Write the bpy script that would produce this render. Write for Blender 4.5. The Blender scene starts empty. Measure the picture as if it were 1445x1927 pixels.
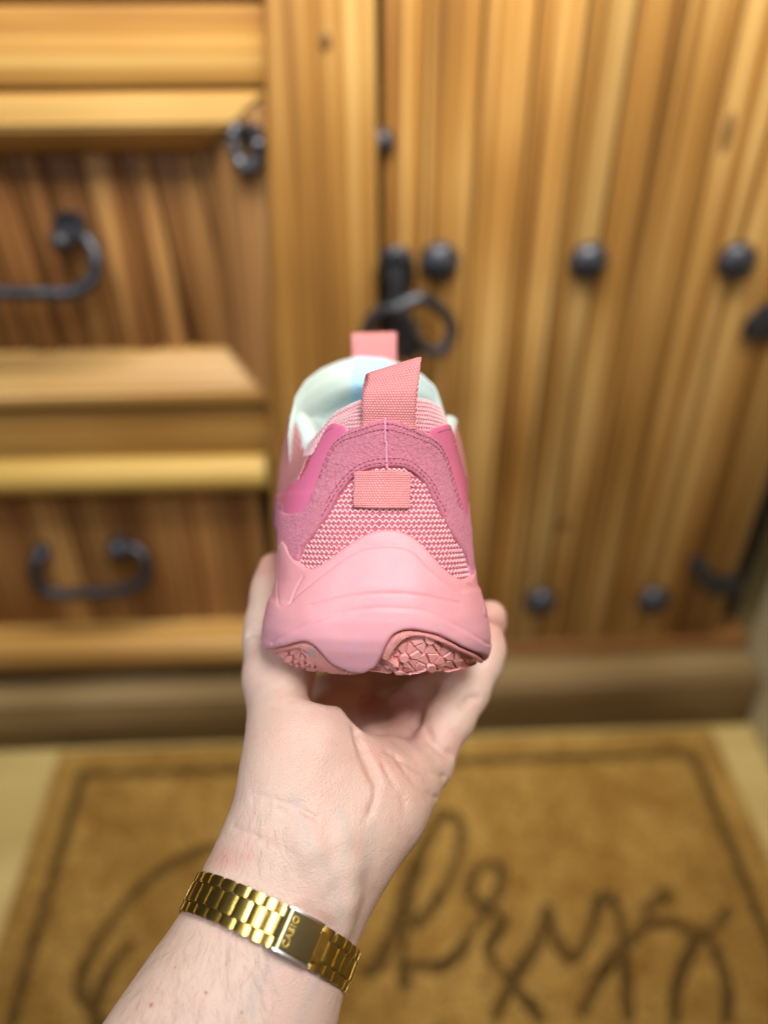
import bpy, bmesh, math, random
import numpy as np
from mathutils import Vector, Matrix, noise
from mathutils.bvhtree import BVHTree
from mathutils.geometry import delaunay_2d_cdt

random.seed(7)
rng = np.random.default_rng(7)
scene = bpy.context.scene
COL = scene.collection
R = math.radians

# ------------------------------------------------------------------ camera
F, CX, CY = 1556.0, 722.5, 963.5            # focal length and centre of the 1445 x 1927 photograph
CAM_H, PITCH, YAW = 0.85, 36.8, -2.5
D0 = 0.28                                   # metres from lens to heel
cam_d = bpy.data.cameras.new('camera')
cam = bpy.data.objects.new('camera', cam_d)
COL.objects.link(cam)
cam.location = (0, 0, CAM_H)
cam.rotation_euler = (R(90 - PITCH), 0, R(YAW))
cam_d.sensor_fit = 'VERTICAL'
cam_d.sensor_height = 24.0
cam_d.lens = 24.0 * F / 1927.0
cam_d.clip_start = 0.02
cam_d.clip_end = 50
cam_d.dof.use_dof = True
cam_d.dof.focus_distance = D0 + 0.006
cam_d.dof.aperture_fstop = cam_d.lens / 9.2
scene.camera = cam
CM = Matrix.Translation(cam.location) @ cam.rotation_euler.to_matrix().to_4x4()
scene.view_settings.view_transform = 'Standard'
scene.view_settings.look = 'None'
scene.view_settings.exposure = 0.0
scene.view_settings.gamma = 1.0
scene.cycles.use_denoising = True
scene.cycles.max_bounces = 6

# ------------------------------------------------------------------ light
world = bpy.data.worlds.new('World')
scene.world = world
world.use_nodes = True
bgn = world.node_tree.nodes['Background']
bgn.inputs[0].default_value = (1.0, 0.93, 0.84, 1)
bgn.inputs[1].default_value = 0.04

def area(name, loc, target, sx, sy, power, color):
    l = bpy.data.lights.new(name, 'AREA')
    l.shape = 'RECTANGLE'; l.size = sx; l.size_y = sy
    l.energy = power; l.color = color
    o = bpy.data.objects.new(name, l)
    COL.objects.link(o)
    o.location = loc
    o.rotation_euler = (Vector(target) - Vector(loc)).to_track_quat('-Z', 'Y').to_euler()
    return o
k_ = area('window_light', (0.14, 0.00, 1.27), (0.0, 0.21, 0.64), 0.24, 0.24, 1.35, (0.93, 0.95, 1.0))
k_.data.spread = R(80)
c_ = area('ceiling_light', (0.08, 0.43, 1.30), (0.08, 0.72, 1.02), 1.0, 0.24, 11.5, (1.0, 0.95, 0.84))
c_.data.spread = R(125)
d_ = area('cool_side_fill', (-0.50, -0.22, 0.98), (-0.02, 0.22, 0.66), 0.35, 0.45, 0.75, (0.80, 0.88, 1.0))  # not a real doorway: cool fill added to brighten the thumb side
d_.data.spread = R(80)
area('warm_bounce_fill', (0.54, 0.02, 0.86), (0.0, 0.25, 0.67), 0.2, 0.28, 2.4, (1.0, 0.55, 0.25))  # added fill standing in for warm bounce off the wood, no lamp there

# ------------------------------------------------------------------ point helpers
def P(px, py, d):
    """photo pixel at depth d (m) along the lens axis -> world"""
    return CM @ Vector(((px - CX) / F * d, -(py - CY) / F * d, -d))
def ray(px, py):
    return (CM.to_3x3() @ Vector(((px - CX) / F, -(py - CY) / F, -1.0)))
def onY(px, py, y):
    r = ray(px, py); t = (y - CM.translation.y) / r.y
    return CM.translation + r * t
def onZ(px, py, z=0.0):
    r = ray(px, py); t = (z - CM.translation.z) / r.z
    return CM.translation + r * t

# ------------------------------------------------------------------ object helpers
def link(name, me, parent=None, mat=None, smooth=False):
    o = bpy.data.objects.new(name, me)
    COL.objects.link(o)
    if mat: me.materials.append(mat)
    if smooth:
        me.polygons.foreach_set('use_smooth', [True] * len(me.polygons))
    if parent: o.parent = parent
    return o
def tag(o, label=None, cat=None, group=None, kind=None):
    if label: o['label'] = label
    if cat: o['category'] = cat
    if group: o['group'] = group
    if kind: o['kind'] = kind
    return o
def mesh(name, verts, faces):
    me = bpy.data.meshes.new(name)
    me.from_pydata([tuple(v) for v in verts], [], [tuple(int(i) for i in f) for f in faces])
    me.update()
    return me
def bm_mesh(name, bm):
    me = bpy.data.meshes.new(name); bm.to_mesh(me); bm.free(); return me
def auto(me, ang=35):
    me.polygons.foreach_set('use_smooth', [True] * len(me.polygons))
    try: me.set_sharp_from_angle(angle=R(ang))
    except Exception: pass
def empty(name, loc, parent=None):
    o = bpy.data.objects.new(name, None); COL.objects.link(o)
    o.location = loc; o.empty_display_size = 0.02
    if parent: o.parent = parent
    return o
def box_bm(x0, x1, y0, y1, z0, z1, bev=0.003, seg=2):
    bm = bmesh.new()
    bmesh.ops.create_cube(bm, size=1)
    for v in bm.verts:
        v.co = Vector(((x0 + x1) / 2 + v.co.x * (x1 - x0), (y0 + y1) / 2 + v.co.y * (y1 - y0), (z0 + z1) / 2 + v.co.z * (z1 - z0)))
    if bev: bmesh.ops.bevel(bm, geom=bm.edges[:], offset=bev, segments=seg, affect='EDGES', profile=0.5)
    return bm
def prism_bm(front, depth, bev=0.003):
    """front: polygon in x,z at given y (list of Vector) extruded to +y by depth"""
    bm = bmesh.new()
    a = [bm.verts.new(p) for p in front]
    b = [bm.verts.new(Vector(p) + Vector((0, depth, 0))) for p in front]
    n = len(a)
    bm.faces.new(a); bm.faces.new(b[::-1])
    for i in range(n): bm.faces.new((a[i], b[i], b[(i + 1) % n], a[(i + 1) % n]))
    bmesh.ops.recalc_face_normals(bm, faces=bm.faces[:])
    if bev: bmesh.ops.bevel(bm, geom=bm.edges[:], offset=bev, segments=2, affect='EDGES', profile=0.5)
    return bm
def catmull(pts, n=8, closed=False):
    pts = [np.array(p, float) for p in pts]
    out = []
    m = len(pts)
    rngi = range(m if closed else m - 1)
    for i in rngi:
        p1, p2 = pts[i], pts[(i + 1) % m]
        p0 = pts[i - 1] if (i > 0 or closed) else p1
        p3 = pts[(i + 2) % m] if (i + 2 < m or closed) else p2
        for k in range(n):
            t = k / n
            out.append(0.5 * ((2 * p1) + (-p0 + p2) * t + (2 * p0 - 5 * p1 + 4 * p2 - p3) * t * t + (-p0 + 3 * p1 - 3 * p2 + p3) * t ** 3))
    if not closed: out.append(pts[-1])
    return out
def tube(pts, rad, sides=10, flat=None, closed=False):
    """verts, faces of a tube; rad a number or list; flat=(axis Vector, factor) squashes it"""
    pts = [Vector(p) for p in pts]
    n = len(pts)
    if not hasattr(rad, '__len__'): rad = [rad] * n
    V, Fc = [], []
    ref = None
    for i, p in enumerate(pts):
        t = (pts[(i + 1) % n] - pts[i - 1]) if closed else (pts[min(i + 1, n - 1)] - pts[max(i - 1, 0)])
        if t.length < 1e-9: t = Vector((0, 0, 1))
        t.normalize()
        if ref is None: ref = t.orthogonal().normalized()
        a = (ref - t * ref.dot(t)).normalized(); ref = a
        b = t.cross(a)
        for k in range(sides):
            an = 2 * math.pi * k / sides
            off = (a * math.cos(an) + b * math.sin(an)) * rad[i]
            if flat: off -= flat[0] * off.dot(flat[0]) * (1 - flat[1])
            V.append(p + off)
    for i in range(n if closed else n - 1):
        j = (i + 1) % n
        for k in range(sides):
            k2 = (k + 1) % sides
            Fc.append((i * sides + k, i * sides + k2, j * sides + k2, j * sides + k))
    if not closed:
        Fc.append(tuple(range(sides))[::-1]); Fc.append(tuple((n - 1) * sides + k for k in range(sides)))
    return V, Fc
class Acc:
    def __init__(self): self.v = []; self.f = []
    def add(self, v, f):
        b = len(self.v); self.v += list(v); self.f += [tuple(i + b for i in q) for q in f]
    def mesh(self, name): return mesh(name, self.v, self.f)

# ------------------------------------------------------------------ materials
class NT:
    def __init__(self, name):
        self.m = bpy.data.materials.new(name); self.m.use_nodes = True
        self.t = self.m.node_tree; self.n = self.t.nodes
        self.b = self.n['Principled BSDF']
    def node(self, typ, **kw):
        nd = self.n.new(typ)
        for k, v in kw.items(): setattr(nd, k, v)
        return nd
    def L(self, a, b): self.t.links.new(a, b)
    def val(self, sock, v):
        if hasattr(v, 'is_output') or isinstance(v, bpy.types.NodeSocket): self.L(v, sock)
        else: sock.default_value = v
    def math(self, op, a, b=0.0, c=None):
        nd = self.node('ShaderNodeMath', operation=op)
        self.val(nd.inputs[0], a); self.val(nd.inputs[1], b)
        if c is not None: self.val(nd.inputs[2], c)
        return nd.outputs[0]
    def noise(self, vec, scale, detail=3, rough=0.55, dist=0.0):
        nd = self.node('ShaderNodeTexNoise')
        if vec is not None: self.L(vec, nd.inputs['Vector'])
        nd.inputs['Scale'].default_value = scale; nd.inputs['Detail'].default_value = detail
        nd.inputs['Roughness'].default_value = rough; nd.inputs['Distortion'].default_value = dist
        return nd.outputs['Fac']
    def ramp(self, fac, stops):
        nd = self.node('ShaderNodeValToRGB')
        el = nd.color_ramp.elements
        while len(el) > len(stops): el.remove(el[-1])
        while len(el) < len(stops): el.new(0.5)
        for e, (p, c) in zip(el, stops): e.position = p; e.color = (*c, 1)
        self.L(fac, nd.inputs[0])
        return nd.outputs[0]
    def mix(self, fac, a, b, blend='MIX'):
        nd = self.node('ShaderNodeMix', data_type='RGBA', blend_type=blend)
        self.val(nd.inputs[0], fac)
        for s, v in ((nd.inputs[6], a), (nd.inputs[7], b)):
            if isinstance(v, tuple): s.default_value = (*v, 1)
            else: self.L(v, s)
        return nd.outputs[2]
    def obj(self, scale=(1, 1, 1), rand=False):
        tc = self.node('ShaderNodeTexCoord'); mp = self.node('ShaderNodeMapping')
        mp.inputs['Scale'].default_value = scale
        self.L(tc.outputs['Object'], mp.inputs['Vector'])
        if rand:
            oi = self.node('ShaderNodeObjectInfo')
            cb = self.node('ShaderNodeCombineXYZ')
            for i, k in enumerate((37.0, 91.0, 53.0)): self.L(self.math('MULTIPLY', oi.outputs['Random'], k), cb.inputs[i])
            self.L(cb.outputs[0], mp.inputs['Location'])
        return mp.outputs[0]
    def uv(self):
        tc = self.node('ShaderNodeTexCoord'); sp = self.node('ShaderNodeSeparateXYZ')
        self.L(tc.outputs['UV'], sp.inputs[0])
        return tc.outputs['UV'], sp.outputs[0], sp.outputs[1]
    def color(self, c):
        if isinstance(c, tuple): self.b.inputs['Base Color'].default_value = (*c, 1)
        else: self.L(c, self.b.inputs['Base Color'])
        return self
    def set(self, **kw):
        for k, v in kw.items():
            s = self.b.inputs[k.replace('_', ' ')]
            if isinstance(v, bpy.types.NodeSocket): self.L(v, s)
            else: s.default_value = v
        return self
    def bump(self, h, strength=0.3, dist=0.001):
        nd = self.node('ShaderNodeBump'); nd.inputs['Strength'].default_value = strength
        nd.inputs['Distance'].default_value = dist
        self.L(h, nd.inputs['Height']); self.L(nd.outputs[0], self.b.inputs['Normal'])
        return self

def wood(name, axis, dark, mid, light, stretch=52.0, rough=0.42, contrast=1.0):
    t = NT(name)
    sc = [stretch] * 3; sc[axis] = 0.5
    v = t.obj(tuple(sc), rand=True)
    sc2 = [150.0] * 3; sc2[axis] = 1.6
    v2 = t.obj(tuple(sc2), rand=True)
    n1 = t.noise(v, 1.0, 4, 0.62, 0.25)
    n2 = t.noise(v2, 1.0, 2, 0.5, 0.2)
    big = t.noise(t.obj((3, 3, 3), rand=True), 1.0, 2)
    f = t.math('ADD', t.math('MULTIPLY', n1, 0.65), t.math('ADD', t.math('MULTIPLY', n2, 0.35), t.math('MULTIPLY', t.math('SUBTRACT', big, 0.5), 0.35)))
    lo, hi = 0.5 - 0.17 / contrast, 0.5 + 0.17 / contrast
    c = t.ramp(f, [(lo, dark), (0.5, mid), (hi, light)])
    oi = t.node('ShaderNodeObjectInfo')
    hv = t.node('ShaderNodeHueSaturation')
    t.L(c, hv.inputs['Color'])
    t.L(t.math('MULTIPLY_ADD', oi.outputs['Random'], 0.42, 0.78), hv.inputs['Value'])
    t.color(hv.outputs[0]).set(Roughness=rough, Specular_IOR_Level=0.35)
    t.bump(n1, 0.25, 0.002)
    return t.m
W_D, W_M, W_L = (0.11, 0.043, 0.009), (0.33, 0.160, 0.036), (0.62, 0.41, 0.15)
M_wv = wood('honey_pine_upright', 2, W_D, W_M, W_L)
M_wh = wood('honey_pine_rail', 0, (0.17, 0.072, 0.016), (0.40, 0.21, 0.052), (0.66, 0.45, 0.17), 24)
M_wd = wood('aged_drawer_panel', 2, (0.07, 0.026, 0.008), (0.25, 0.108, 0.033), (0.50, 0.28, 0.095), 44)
M_plinth = wood('grey_worn_plinth', 0, (0.09, 0.052, 0.018), (0.20, 0.13, 0.052), (0.38, 0.29, 0.15), 14, 0.6)

t = NT('dark_gap'); t.color((0.02, 0.011, 0.005)).set(Roughness=0.9); M_gap = t.m
t = NT('black_iron')
nz = t.noise(t.obj(), 160, 3)
t.color(t.ramp(nz, [(0.35, (0.022, 0.022, 0.028)), (0.7, (0.085, 0.09, 0.11))])).set(Metallic=0.6, Roughness=0.36).bump(nz, 0.5, 0.002); M_iron = t.m
t = NT('pale_floor')
n1 = t.noise(t.obj((2, 14, 2)), 1.0, 4); n2 = t.noise(t.obj(), 5.0, 3)
c = t.ramp(n1, [(0.3, (0.48, 0.34, 0.11)), (0.65, (0.66, 0.50, 0.20))])
t.color(t.mix(t.ramp(n2, [(0.62, (0, 0, 0)), (0.72, (0.6, 0.6, 0.6))]), c, (0.22, 0.18, 0.11))).set(Roughness=0.5); M_floor = t.m
t = NT('cream_wall'); n1 = t.noise(t.obj(), 30, 3)
t.color(t.ramp(n1, [(0.3, (0.66, 0.60, 0.38)), (0.7, (0.74, 0.68, 0.46))])).set(Roughness=0.8).bump(n1, 0.2, 0.002); M_wall = t.m
t = NT('coir')
n1 = t.noise(t.obj(), 260, 4, 0.7); n2 = t.noise(t.obj(), 22, 5, 0.65)
c = t.ramp(n2, [(0.32, (0.34, 0.175, 0.034)), (0.68, (0.62, 0.375, 0.098))])
t.color(t.mix(t.ramp(n1, [(0.45, (0, 0, 0)), (0.62, (0.85, 0.85, 0.85))]), c, (0.15, 0.072, 0.016))).set(Roughness=0.95, Specular_IOR_Level=0.1).bump(n1, 0.8, 0.003); M_coir = t.m
t = NT('black_coir')
n1 = t.noise(t.obj(), 150, 4, 0.7)
t.color(t.ramp(n1, [(0.42, (0.05, 0.03, 0.009)), (0.68, (0.26, 0.14, 0.036))])).set(Roughness=0.95, Specular_IOR_Level=0.1).bump(n1, 0.8, 0.003); M_coirk = t.m

# ================================================================== SETTING
YF = 0.71                                            # cabinet front plane
floor_bm = bmesh.new()
bmesh.ops.create_grid(floor_bm, x_segments=2, y_segments=2, size=2.5)
fl = link('floor', bm_mesh('floor', floor_bm), mat=M_floor); tag(fl, kind='structure')

zt = lambda py, px=300, y=YF: onY(px, py, y).z

# side wall to the right of the cabinet
wc = onY(1392, 1222, YF + 0.02)
bm = box_bm(wc.x, wc.x + 0.12, YF - 1.3, YF + 0.02, 0.0, 2.0, 0.012, 3)
w = link('wall', bm_mesh('wall', bm), mat=M_wall); auto(w.data); tag(w, kind='structure')

# ------------------------------------------------------------------ cabinet
cab = empty('wooden_cabinet', (0, YF, 0))
tag(cab, 'large rustic honey coloured wooden cabinet with drawers and a studded plank door', 'cabinet')
def cabpart(name, bm, m, parent=cab, sm=True):
    """bm in world coordinates; origin put at its centre so that the grain differs from piece to piece"""
    me = bm_mesh(name, bm)
    n = len(me.vertices)
    co = np.empty(n * 3); me.vertices.foreach_get('co', co); co = co.reshape(-1, 3)
    c = (co.min(0) + co.max(0)) / 2
    me.vertices.foreach_set('co', (co - c).ravel()); me.update()
    o = link(name, me, None, m)
    if sm: auto(me)
    o.parent = parent
    base = Vector((0, 0, 0)); p = parent
    while p: base += p.location; p = p.parent
    o.location = Vector(c) - base
    return o
xL = -0.85                            # left end, well out of frame
xP0, xP1 = onY(497, 300, YF), onY(711, 300, YF)
zTop = 1.02
# carcass behind everything
cabpart('carcass', box_bm(xL, wc.x - 0.002, YF + 0.05, YF + 0.30, 0.0, zTop, 0.002), M_gap)
# centre post: traced corners, thick
pz0, pz1 = zt(1300, 560), zTop
def lerp_x(pxa, pya, pxb, pyb, z):
    a, b = onY(pxa, pya, YF), onY(pxb, pyb, YF)
    return a.x + (b.x - a.x) * (z - a.z) / (b.z - a.z)
post = [Vector((lerp_x(497, 60, 506, 640, z), YF - 0.012, z)) for z in (pz0, pz1)]
post += [Vector((lerp_x(708, 60, 712, 600, z), YF - 0.012, z)) for z in (pz1, pz0)]
cabpart('post', prism_bm(post, 0.07, 0.009), M_wv)

def rail(py0, py1, name='rail', m=M_wh, y=YF, depth=0.05, bev=0.003, x1=None):
    z1, z0 = onY(250, py0, y).z, onY(250, py1, y).z
    return cabpart(name, box_bm(xL, (x1 if x1 is not None else onY(516, (py0 + py1) / 2, y).x), y, y + depth, z0, z1, bev), m)
rail(-420, 3); rail(10, 164)

def drawer(top, bot, p_top, p_bot, xr_out, xr_in, name='drawer'):
    """framed drawer: flat face from py top..bot; recessed panel from py p_top..p_bot (as seen); 45 degree bevels"""
    zo1, zo0 = zt(top), zt(bot)
    d = empty(name, (onY(150, 500, YF).x, 0, (zo0 + zo1) / 2), cab)
    return d, zo0, zo1
# upper drawer
RC = 0.030
d1 = empty('drawer', (xP0.x - 0.3, 0.0, zt(460)), cab)
z_o1 = zt(174); z_o0 = zt(765)
z_i1f = zt(240)                                       # outer lip of the bevelled opening (top)
z_i0f = zt(737)                                       # outer lip (bottom)
xo = onY(516, 300, YF).x; x_lip = onY(462, 460, YF).x
def bevel_rail(za, zb, zin, xa, xb, xbin, up, parent, m=M_wh):
    """rail spanning xa..xb between face heights za (outer) and zb (lip); bevel goes to zin at depth RC"""
    bm = bmesh.new()
    y = YF
    f = [Vector((xa, y, za)), Vector((xb, y, za)), Vector((xbin[0], y, zb)), Vector((xa, y, zb))]
    b = [Vector((xa, y + RC, zin)), Vector((xbin[1], y + RC, zin))]
    g = [Vector((xa, y + RC + .015, za)), Vector((xb, y + RC + .015, za)), Vector((xbin[1], y + RC + .015, zin)), Vector((xa, y + RC + .015, zin))]
    vf = [bm.verts.new(p) for p in f]; vb = [bm.verts.new(p) for p in b]; vg = [bm.verts.new(p) for p in g]
    bm.faces.new(vf)
    bm.faces.new((vf[3], vf[2], vb[1], vb[0]))
    bm.faces.new((vb[0], vb[1], vg[2], vg[3]))
    bm.faces.new((vf[0], vf[1], vg[1], vg[0]))
    bm.faces.new((vf[1], vf[2], vb[1], vg[2], vg[1]))
    bm.faces.new((vf[0], vf[3], vb[0], vg[3], vg[0]))
    bm.faces.new(vg)
    bmesh.ops.recalc_face_normals(bm, faces=bm.faces[:])
    bmesh.ops.bevel(bm, geom=[e for e in bm.edges if len(e.link_faces) == 2], offset=0.003, segments=2, affect='EDGES')
    return cabpart('frame_rail', bm, m, parent)
z_in1, z_in0 = z_i1f - RC * 0.9, z_i0f + RC * 0.95
bevel_rail(z_o1, z_i1f, z_in1, xL, xo, (x_lip, x_lip - RC), False, d1)
bevel_rail(z_o0, z_i0f, z_in0, xL, xo, (x_lip, x_lip - RC), True, d1)
# right stile with bevel (x direction), lying between the rails
bm = bmesh.new()
q = [(x_lip, z_i1f), (x_lip, z_i0f), (x_lip - RC, z_in0), (x_lip - RC, z_in1)]
v0 = [bm.verts.new((xo - .001, YF + .001, z_o1 - .002)), bm.verts.new((xo - .001, YF + .001, z_o0 + .002)), bm.verts.new((x_lip, YF + .001, z_i0f)), bm.verts.new((x_lip, YF + .001, z_i1f))]
v1 = [bm.verts.new((x_lip - RC, YF + RC, z_in0)), bm.verts.new((x_lip - RC, YF + RC, z_in1))]
v2 = [bm.verts.new((xo - .001, YF + RC + .014, z_in1)), bm.verts.new((xo - .001, YF + RC + .014, z_in0))]
bm.faces.new((v0[0], v0[1], v0[2], v0[3])); bm.faces.new((v0[3], v0[2], v1[0], v1[1])); bm.faces.new((v1[1], v1[0], v2[1], v2[0])); bm.faces.new((v0[1], v0[0], v2[0], v2[1]))
bmesh.ops.recalc_face_normals(bm, faces=bm.faces[:])
cabpart('frame_stile', bm, wood('plum_tinted_pine', 2, (0.20, 0.085, 0.03), (0.42, 0.21, 0.075), (0.58, 0.36, 0.16), 20), d1)
# knot and iron peg in the corner of the frame
V, Fc = tube(catmull([onY(452, 232, YF - .004), onY(440, 262, YF - .004), onY(448, 300, YF - .006), onY(470, 318, YF - .006), onY(486, 290, YF - .006), onY(480, 250, YF - .004), onY(462, 236, YF - .004)], 6), [0.006 * (0.75 + 0.5 * random.random()) for _ in range(37)], 8)
bm = bmesh.new(); me0 = mesh('x', V, Fc); bm.from_mesh(me0); cabpart('corner_ring', bm, M_iron, d1)
# panel boards of the upper drawer
yp = YF + RC + 0.002
edges_px = [-1060, -900, -760, -620, -500, -390, -290, -200, -90, -10, 58, 118, 196, 262, 320, 408, 446]
for i in range(len(edges_px) - 1):
    xa, xb = onY(edges_px[i], 460, yp).x, onY(edges_px[i + 1], 460, yp).x
    lean = 0.006 if i < 14 else 0.010
    g = 0.0022 if i in (9, 13, 14) else 0.0009
    z0, z1 = z_in0 - .02, z_in1 + .02
    front = [Vector((xa + g + lean, yp + .001 * random.random(), z0)), Vector((xb - g + lean, yp, z0)), Vector((xb - g - lean, yp, z1)), Vector((xa + g - lean, yp, z1))]
    for p in front: p.y = yp + 0.0008 * (i % 3)
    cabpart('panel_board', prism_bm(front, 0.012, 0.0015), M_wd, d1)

def bail(points, rad, yoff, parent, bosses):
    h = Acc()
    V, Fc = tube(catmull(points, 8), rad, 12)
    h.add(V, Fc)
    bm = bmesh.new(); bm.from_mesh(h.mesh('h'))
    for (px, py, r, yb) in bosses:
        c = onY(px, py, YF + yb)
        b2 = bmesh.new()
        bmesh.ops.create_uvsphere(b2, u_segments=18, v_segments=10, radius=r)
        for v in b2.verts: v.co = Vector((v.co.x, v.co.y * 1.3, v.co.z)) + c
        m2 = bpy.data.meshes.new('b'); b2.to_mesh(m2); b2.free(); bm.from_mesh(m2)
        b2 = bmesh.new()
        bmesh.ops.create_cone(b2, cap_ends=True, segments=20, radius1=r * 1.5, radius2=r * 1.2, depth=0.012)
        for v in b2.verts: v.co = Vector((v.co.x, v.co.z, v.co.y)) + Vector((c.x + .002, YF + RC - 0.004 if yb > -0.03 else YF + RC - .004, c.z + 0.004))
        m2 = bpy.data.meshes.new('b'); b2.to_mesh(m2); b2.free(); bm.from_mesh(m2)
    return cabpart('handle', bm, M_iron, parent)
yh = YF + 0.004
bail([onY(-190, 470, yh + .012), onY(-205, 510, yh - .004), onY(-150, 545, yh - .012), onY(-60, 550, yh - .014), onY(60, 552, yh - .014), onY(132, 552, yh - .014), onY(172, 530, yh - .01), onY(182, 492, yh - .004), onY(166, 452, yh + .006), onY(128, 440, yh + .014)], 0.0062, 0, d1, [(116, 453, 0.0095, -0.002), (-190, 460, 0.0095, -0.002)])

# middle rail with rounded moulding
rail(772, 868, y=YF + .007)
zm = zt(897); mo = Acc()
V, Fc = tube([Vector((xL, YF + .006, zm)), Vector((onY(503, 897, YF).x, YF + .006, zm))], 0.019, 20)
mo.add(V, Fc); bm = bmesh.new(); bm.from_mesh(mo.mesh('m')); cabpart('moulding', bm, wood('yellow_moulding', 0, (0.26, 0.13, 0.02), (0.46, 0.27, 0.055), (0.6, 0.40, 0.11), 14))
# lower drawer (recessed, unframed) on a sill
d2 = empty('drawer', (xP0.x - 0.3, 0.0, zt(1040)), cab)
ys = YF + 0.012
z0, z1 = zt(1185, 250, YF), zt(880)
ex = [-1150, -980, -820, -660, -500, -350, -200, -60, 40, 140, 235, 330, 415, 500]
for i in range(len(ex) - 1):
    xa, xb = onY(ex[i], 1040, ys).x, onY(ex[i + 1], 1040, ys).x
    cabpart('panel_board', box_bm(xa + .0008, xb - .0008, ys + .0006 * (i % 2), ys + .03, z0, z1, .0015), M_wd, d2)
yh2 = ys - 0.022
bail([onY(82, 1040, ys - .012), onY(66, 1062, yh2), onY(72, 1095, yh2 - .004), onY(100, 1116, yh2 - .006), onY(170, 1116, yh2 - .006), onY(236, 1110, yh2 - .006), onY(272, 1090, yh2 - .004), onY(276, 1055, yh2), onY(252, 1032, ys - .016), onY(226, 1030, ys - .012)], 0.0068, 0, d2, [(80, 1040, 0.0105, 0.004), (224, 1030, 0.0125, 0.004)])
# sill, lower rail, plinth
zs = zt(1170)
cabpart('sill', box_bm(xL, onY(514, 1170, YF).x, YF - .030, YF + .04, zs - .045, zs - .012, .008, 3), M_wh)
cabpart('rail', box_bm(xL, onY(514, 1170, YF).x, YF - .002, YF + .04, zt(1292), zs - .046, .003), M_wh)
YPL = onZ(700, 1391).y
cabpart('plinth', box_bm(xL, wc.x - .001, YPL, YF + .045, 0.0, onY(700, 1305, YPL).z, .006), M_plinth)

# ------------------------------------------------------------------ plank door
door = empty('door', (onY(1070, 500, YF).x, 0, zt(700)), cab)
dpx = [719, 792, 884, 968, 1046, 1122, 1204, 1290, 1384, 1480, 1580]
dz0, dz1 = zt(1214, 1100), zTop - .01
for i in range(len(dpx) - 1):
    xa, xb = onY(dpx[i], 492, YF + .01).x, onY(dpx[i + 1], 492, YF + .01).x
    if xa > wc.x - 0.01: break
    xb = min(xb, wc.x - .004)
    g = .0011
    cabpart('plank', box_bm(xa + g, xb - g, YF + .008 + .0009 * (i * 7 % 3), YF + .045, dz0, dz1, .0012), M_wv, door)
cabpart('bottom_rail', box_bm(xP1.x + .004, wc.x - .003, YF + .004, YF + .045, zt(1256, 1100), dz0 - .001, .003), wood('dark_bottom_rail', 0, (0.13, .05, .015), (.24, .10, .03), (.33, .16, .05), 16), door)
M_knot = NT('knot').color((0.13, 0.055, 0.016)).set(Roughness=0.6).m
for px, py, rx, rz, yy in ((1368, 250, .004, .016, YF + .0085), (1055, 985, .009, .007, YF + .0085), (612, 78, .004, .006, YF - .0125)):
    c = onY(px, py, yy); bm = bmesh.new(); bmesh.ops.create_uvsphere(bm, u_segments=14, v_segments=8, radius=1)
    for v in bm.verts: v.co = Vector((v.co.x * rx, v.co.y * .0012, v.co.z * rz)) + c
    cabpart('knot', bm, M_knot, door if px > 711 else cab)
def dome(px, py, r, flatn=0.72):
    c = onY(px, py, YF + .009)
    bm = bmesh.new()
    bmesh.ops.create_uvsphere(bm, u_segments=28, v_segments=18, radius=r)
    geo = [v for v in bm.verts if v.co.y > r * 0.15]
    bmesh.ops.delete(bm, geom=geo, context='VERTS')
    for v in bm.verts:
        k = 1 + 0.05 * noise.noise(v.co * 120 + Vector((px, 0, 0)))
        v.co = Vector((v.co.x * k, v.co.y * flatn * k * 1.15, v.co.z * k)) + c
    o = cabpart('stud', bm, M_iron, door)
    return o
for px, py, rp in ((827, 492, 39), (1106, 491, 37), (1384, 491, 38), (803, 1128, 31), (1016, 1130, 31), (1228, 1128, 31), (716, 268, 34)):
    d = (CM.inverted() @ onY(px, py, YF)).z * -1
    dome(px, py, rp * d / F * (1.0 if py > 300 else 0.8))
# ring latch on the door edge
yl = YF - .012
la = empty('latch', (onY(748, 560, YF).x, 0, zt(560)), cab)
def part_tube(name, pts, rad, m, parent, sides=10, n=8):
    V, Fc = tube(catmull(pts, n), rad, sides)
    bm = bmesh.new(); bm.from_mesh(mesh('x', V, Fc)); return cabpart(name, bm, m, parent)
part_tube('staple', [onY(728, 540, YF + .01), onY(722, 505, yl), onY(738, 478, yl - .008), onY(762, 485, yl - .008), onY(768, 520, yl), onY(766, 545, YF + .01)], .0066, M_iron, la)
part_tube('hasp', [onY(744, 500, yl - .010), onY(748, 560, yl - .014), onY(757, 610, yl - .014), onY(766, 668, yl - .010)], [.0075] * 9 + [.0085] * 8 + [.010] * 8, M_iron, la)
part_tube('ring', [onY(748, 580, yl - .022), onY(790, 562, yl - .018), onY(832, 585, yl - .010), onY(850, 622, yl - .008), onY(832, 660, yl - .012), onY(796, 655, yl - .016), onY(772, 615, yl - .020), onY(752, 582, yl - .022), onY(720, 585, yl - .016), onY(694, 612, yl - .010), onY(690, 660, yl - .008), onY(712, 690, yl - .008)], .0058, M_iron, la)
b = box_bm(onY(722, 470, YF).x, onY(772, 470, YF).x, YF + .001, YF + .009, zt(640, 750), zt(468, 750), .004)
cabpart('latch_plate', b, M_iron, la)
# iron hinges at the right edge of the door
hg = [[(1396, 640), (1404, 606), (1440, 575), (1480, 560), (1480, 640), (1440, 640)], [(1296, 1062), (1318, 1050), (1345, 1085), (1400, 1092), (1400, 1125), (1335, 1122), (1312, 1098)]]
for poly in hg:
    f = [onY(x, y, YF + .002) for x, y in poly]
    for p in f: p.x = min(p.x, wc.x - .004)
    cabpart('hinge', prism_bm(f, .006, .002), M_iron, door)

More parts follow.
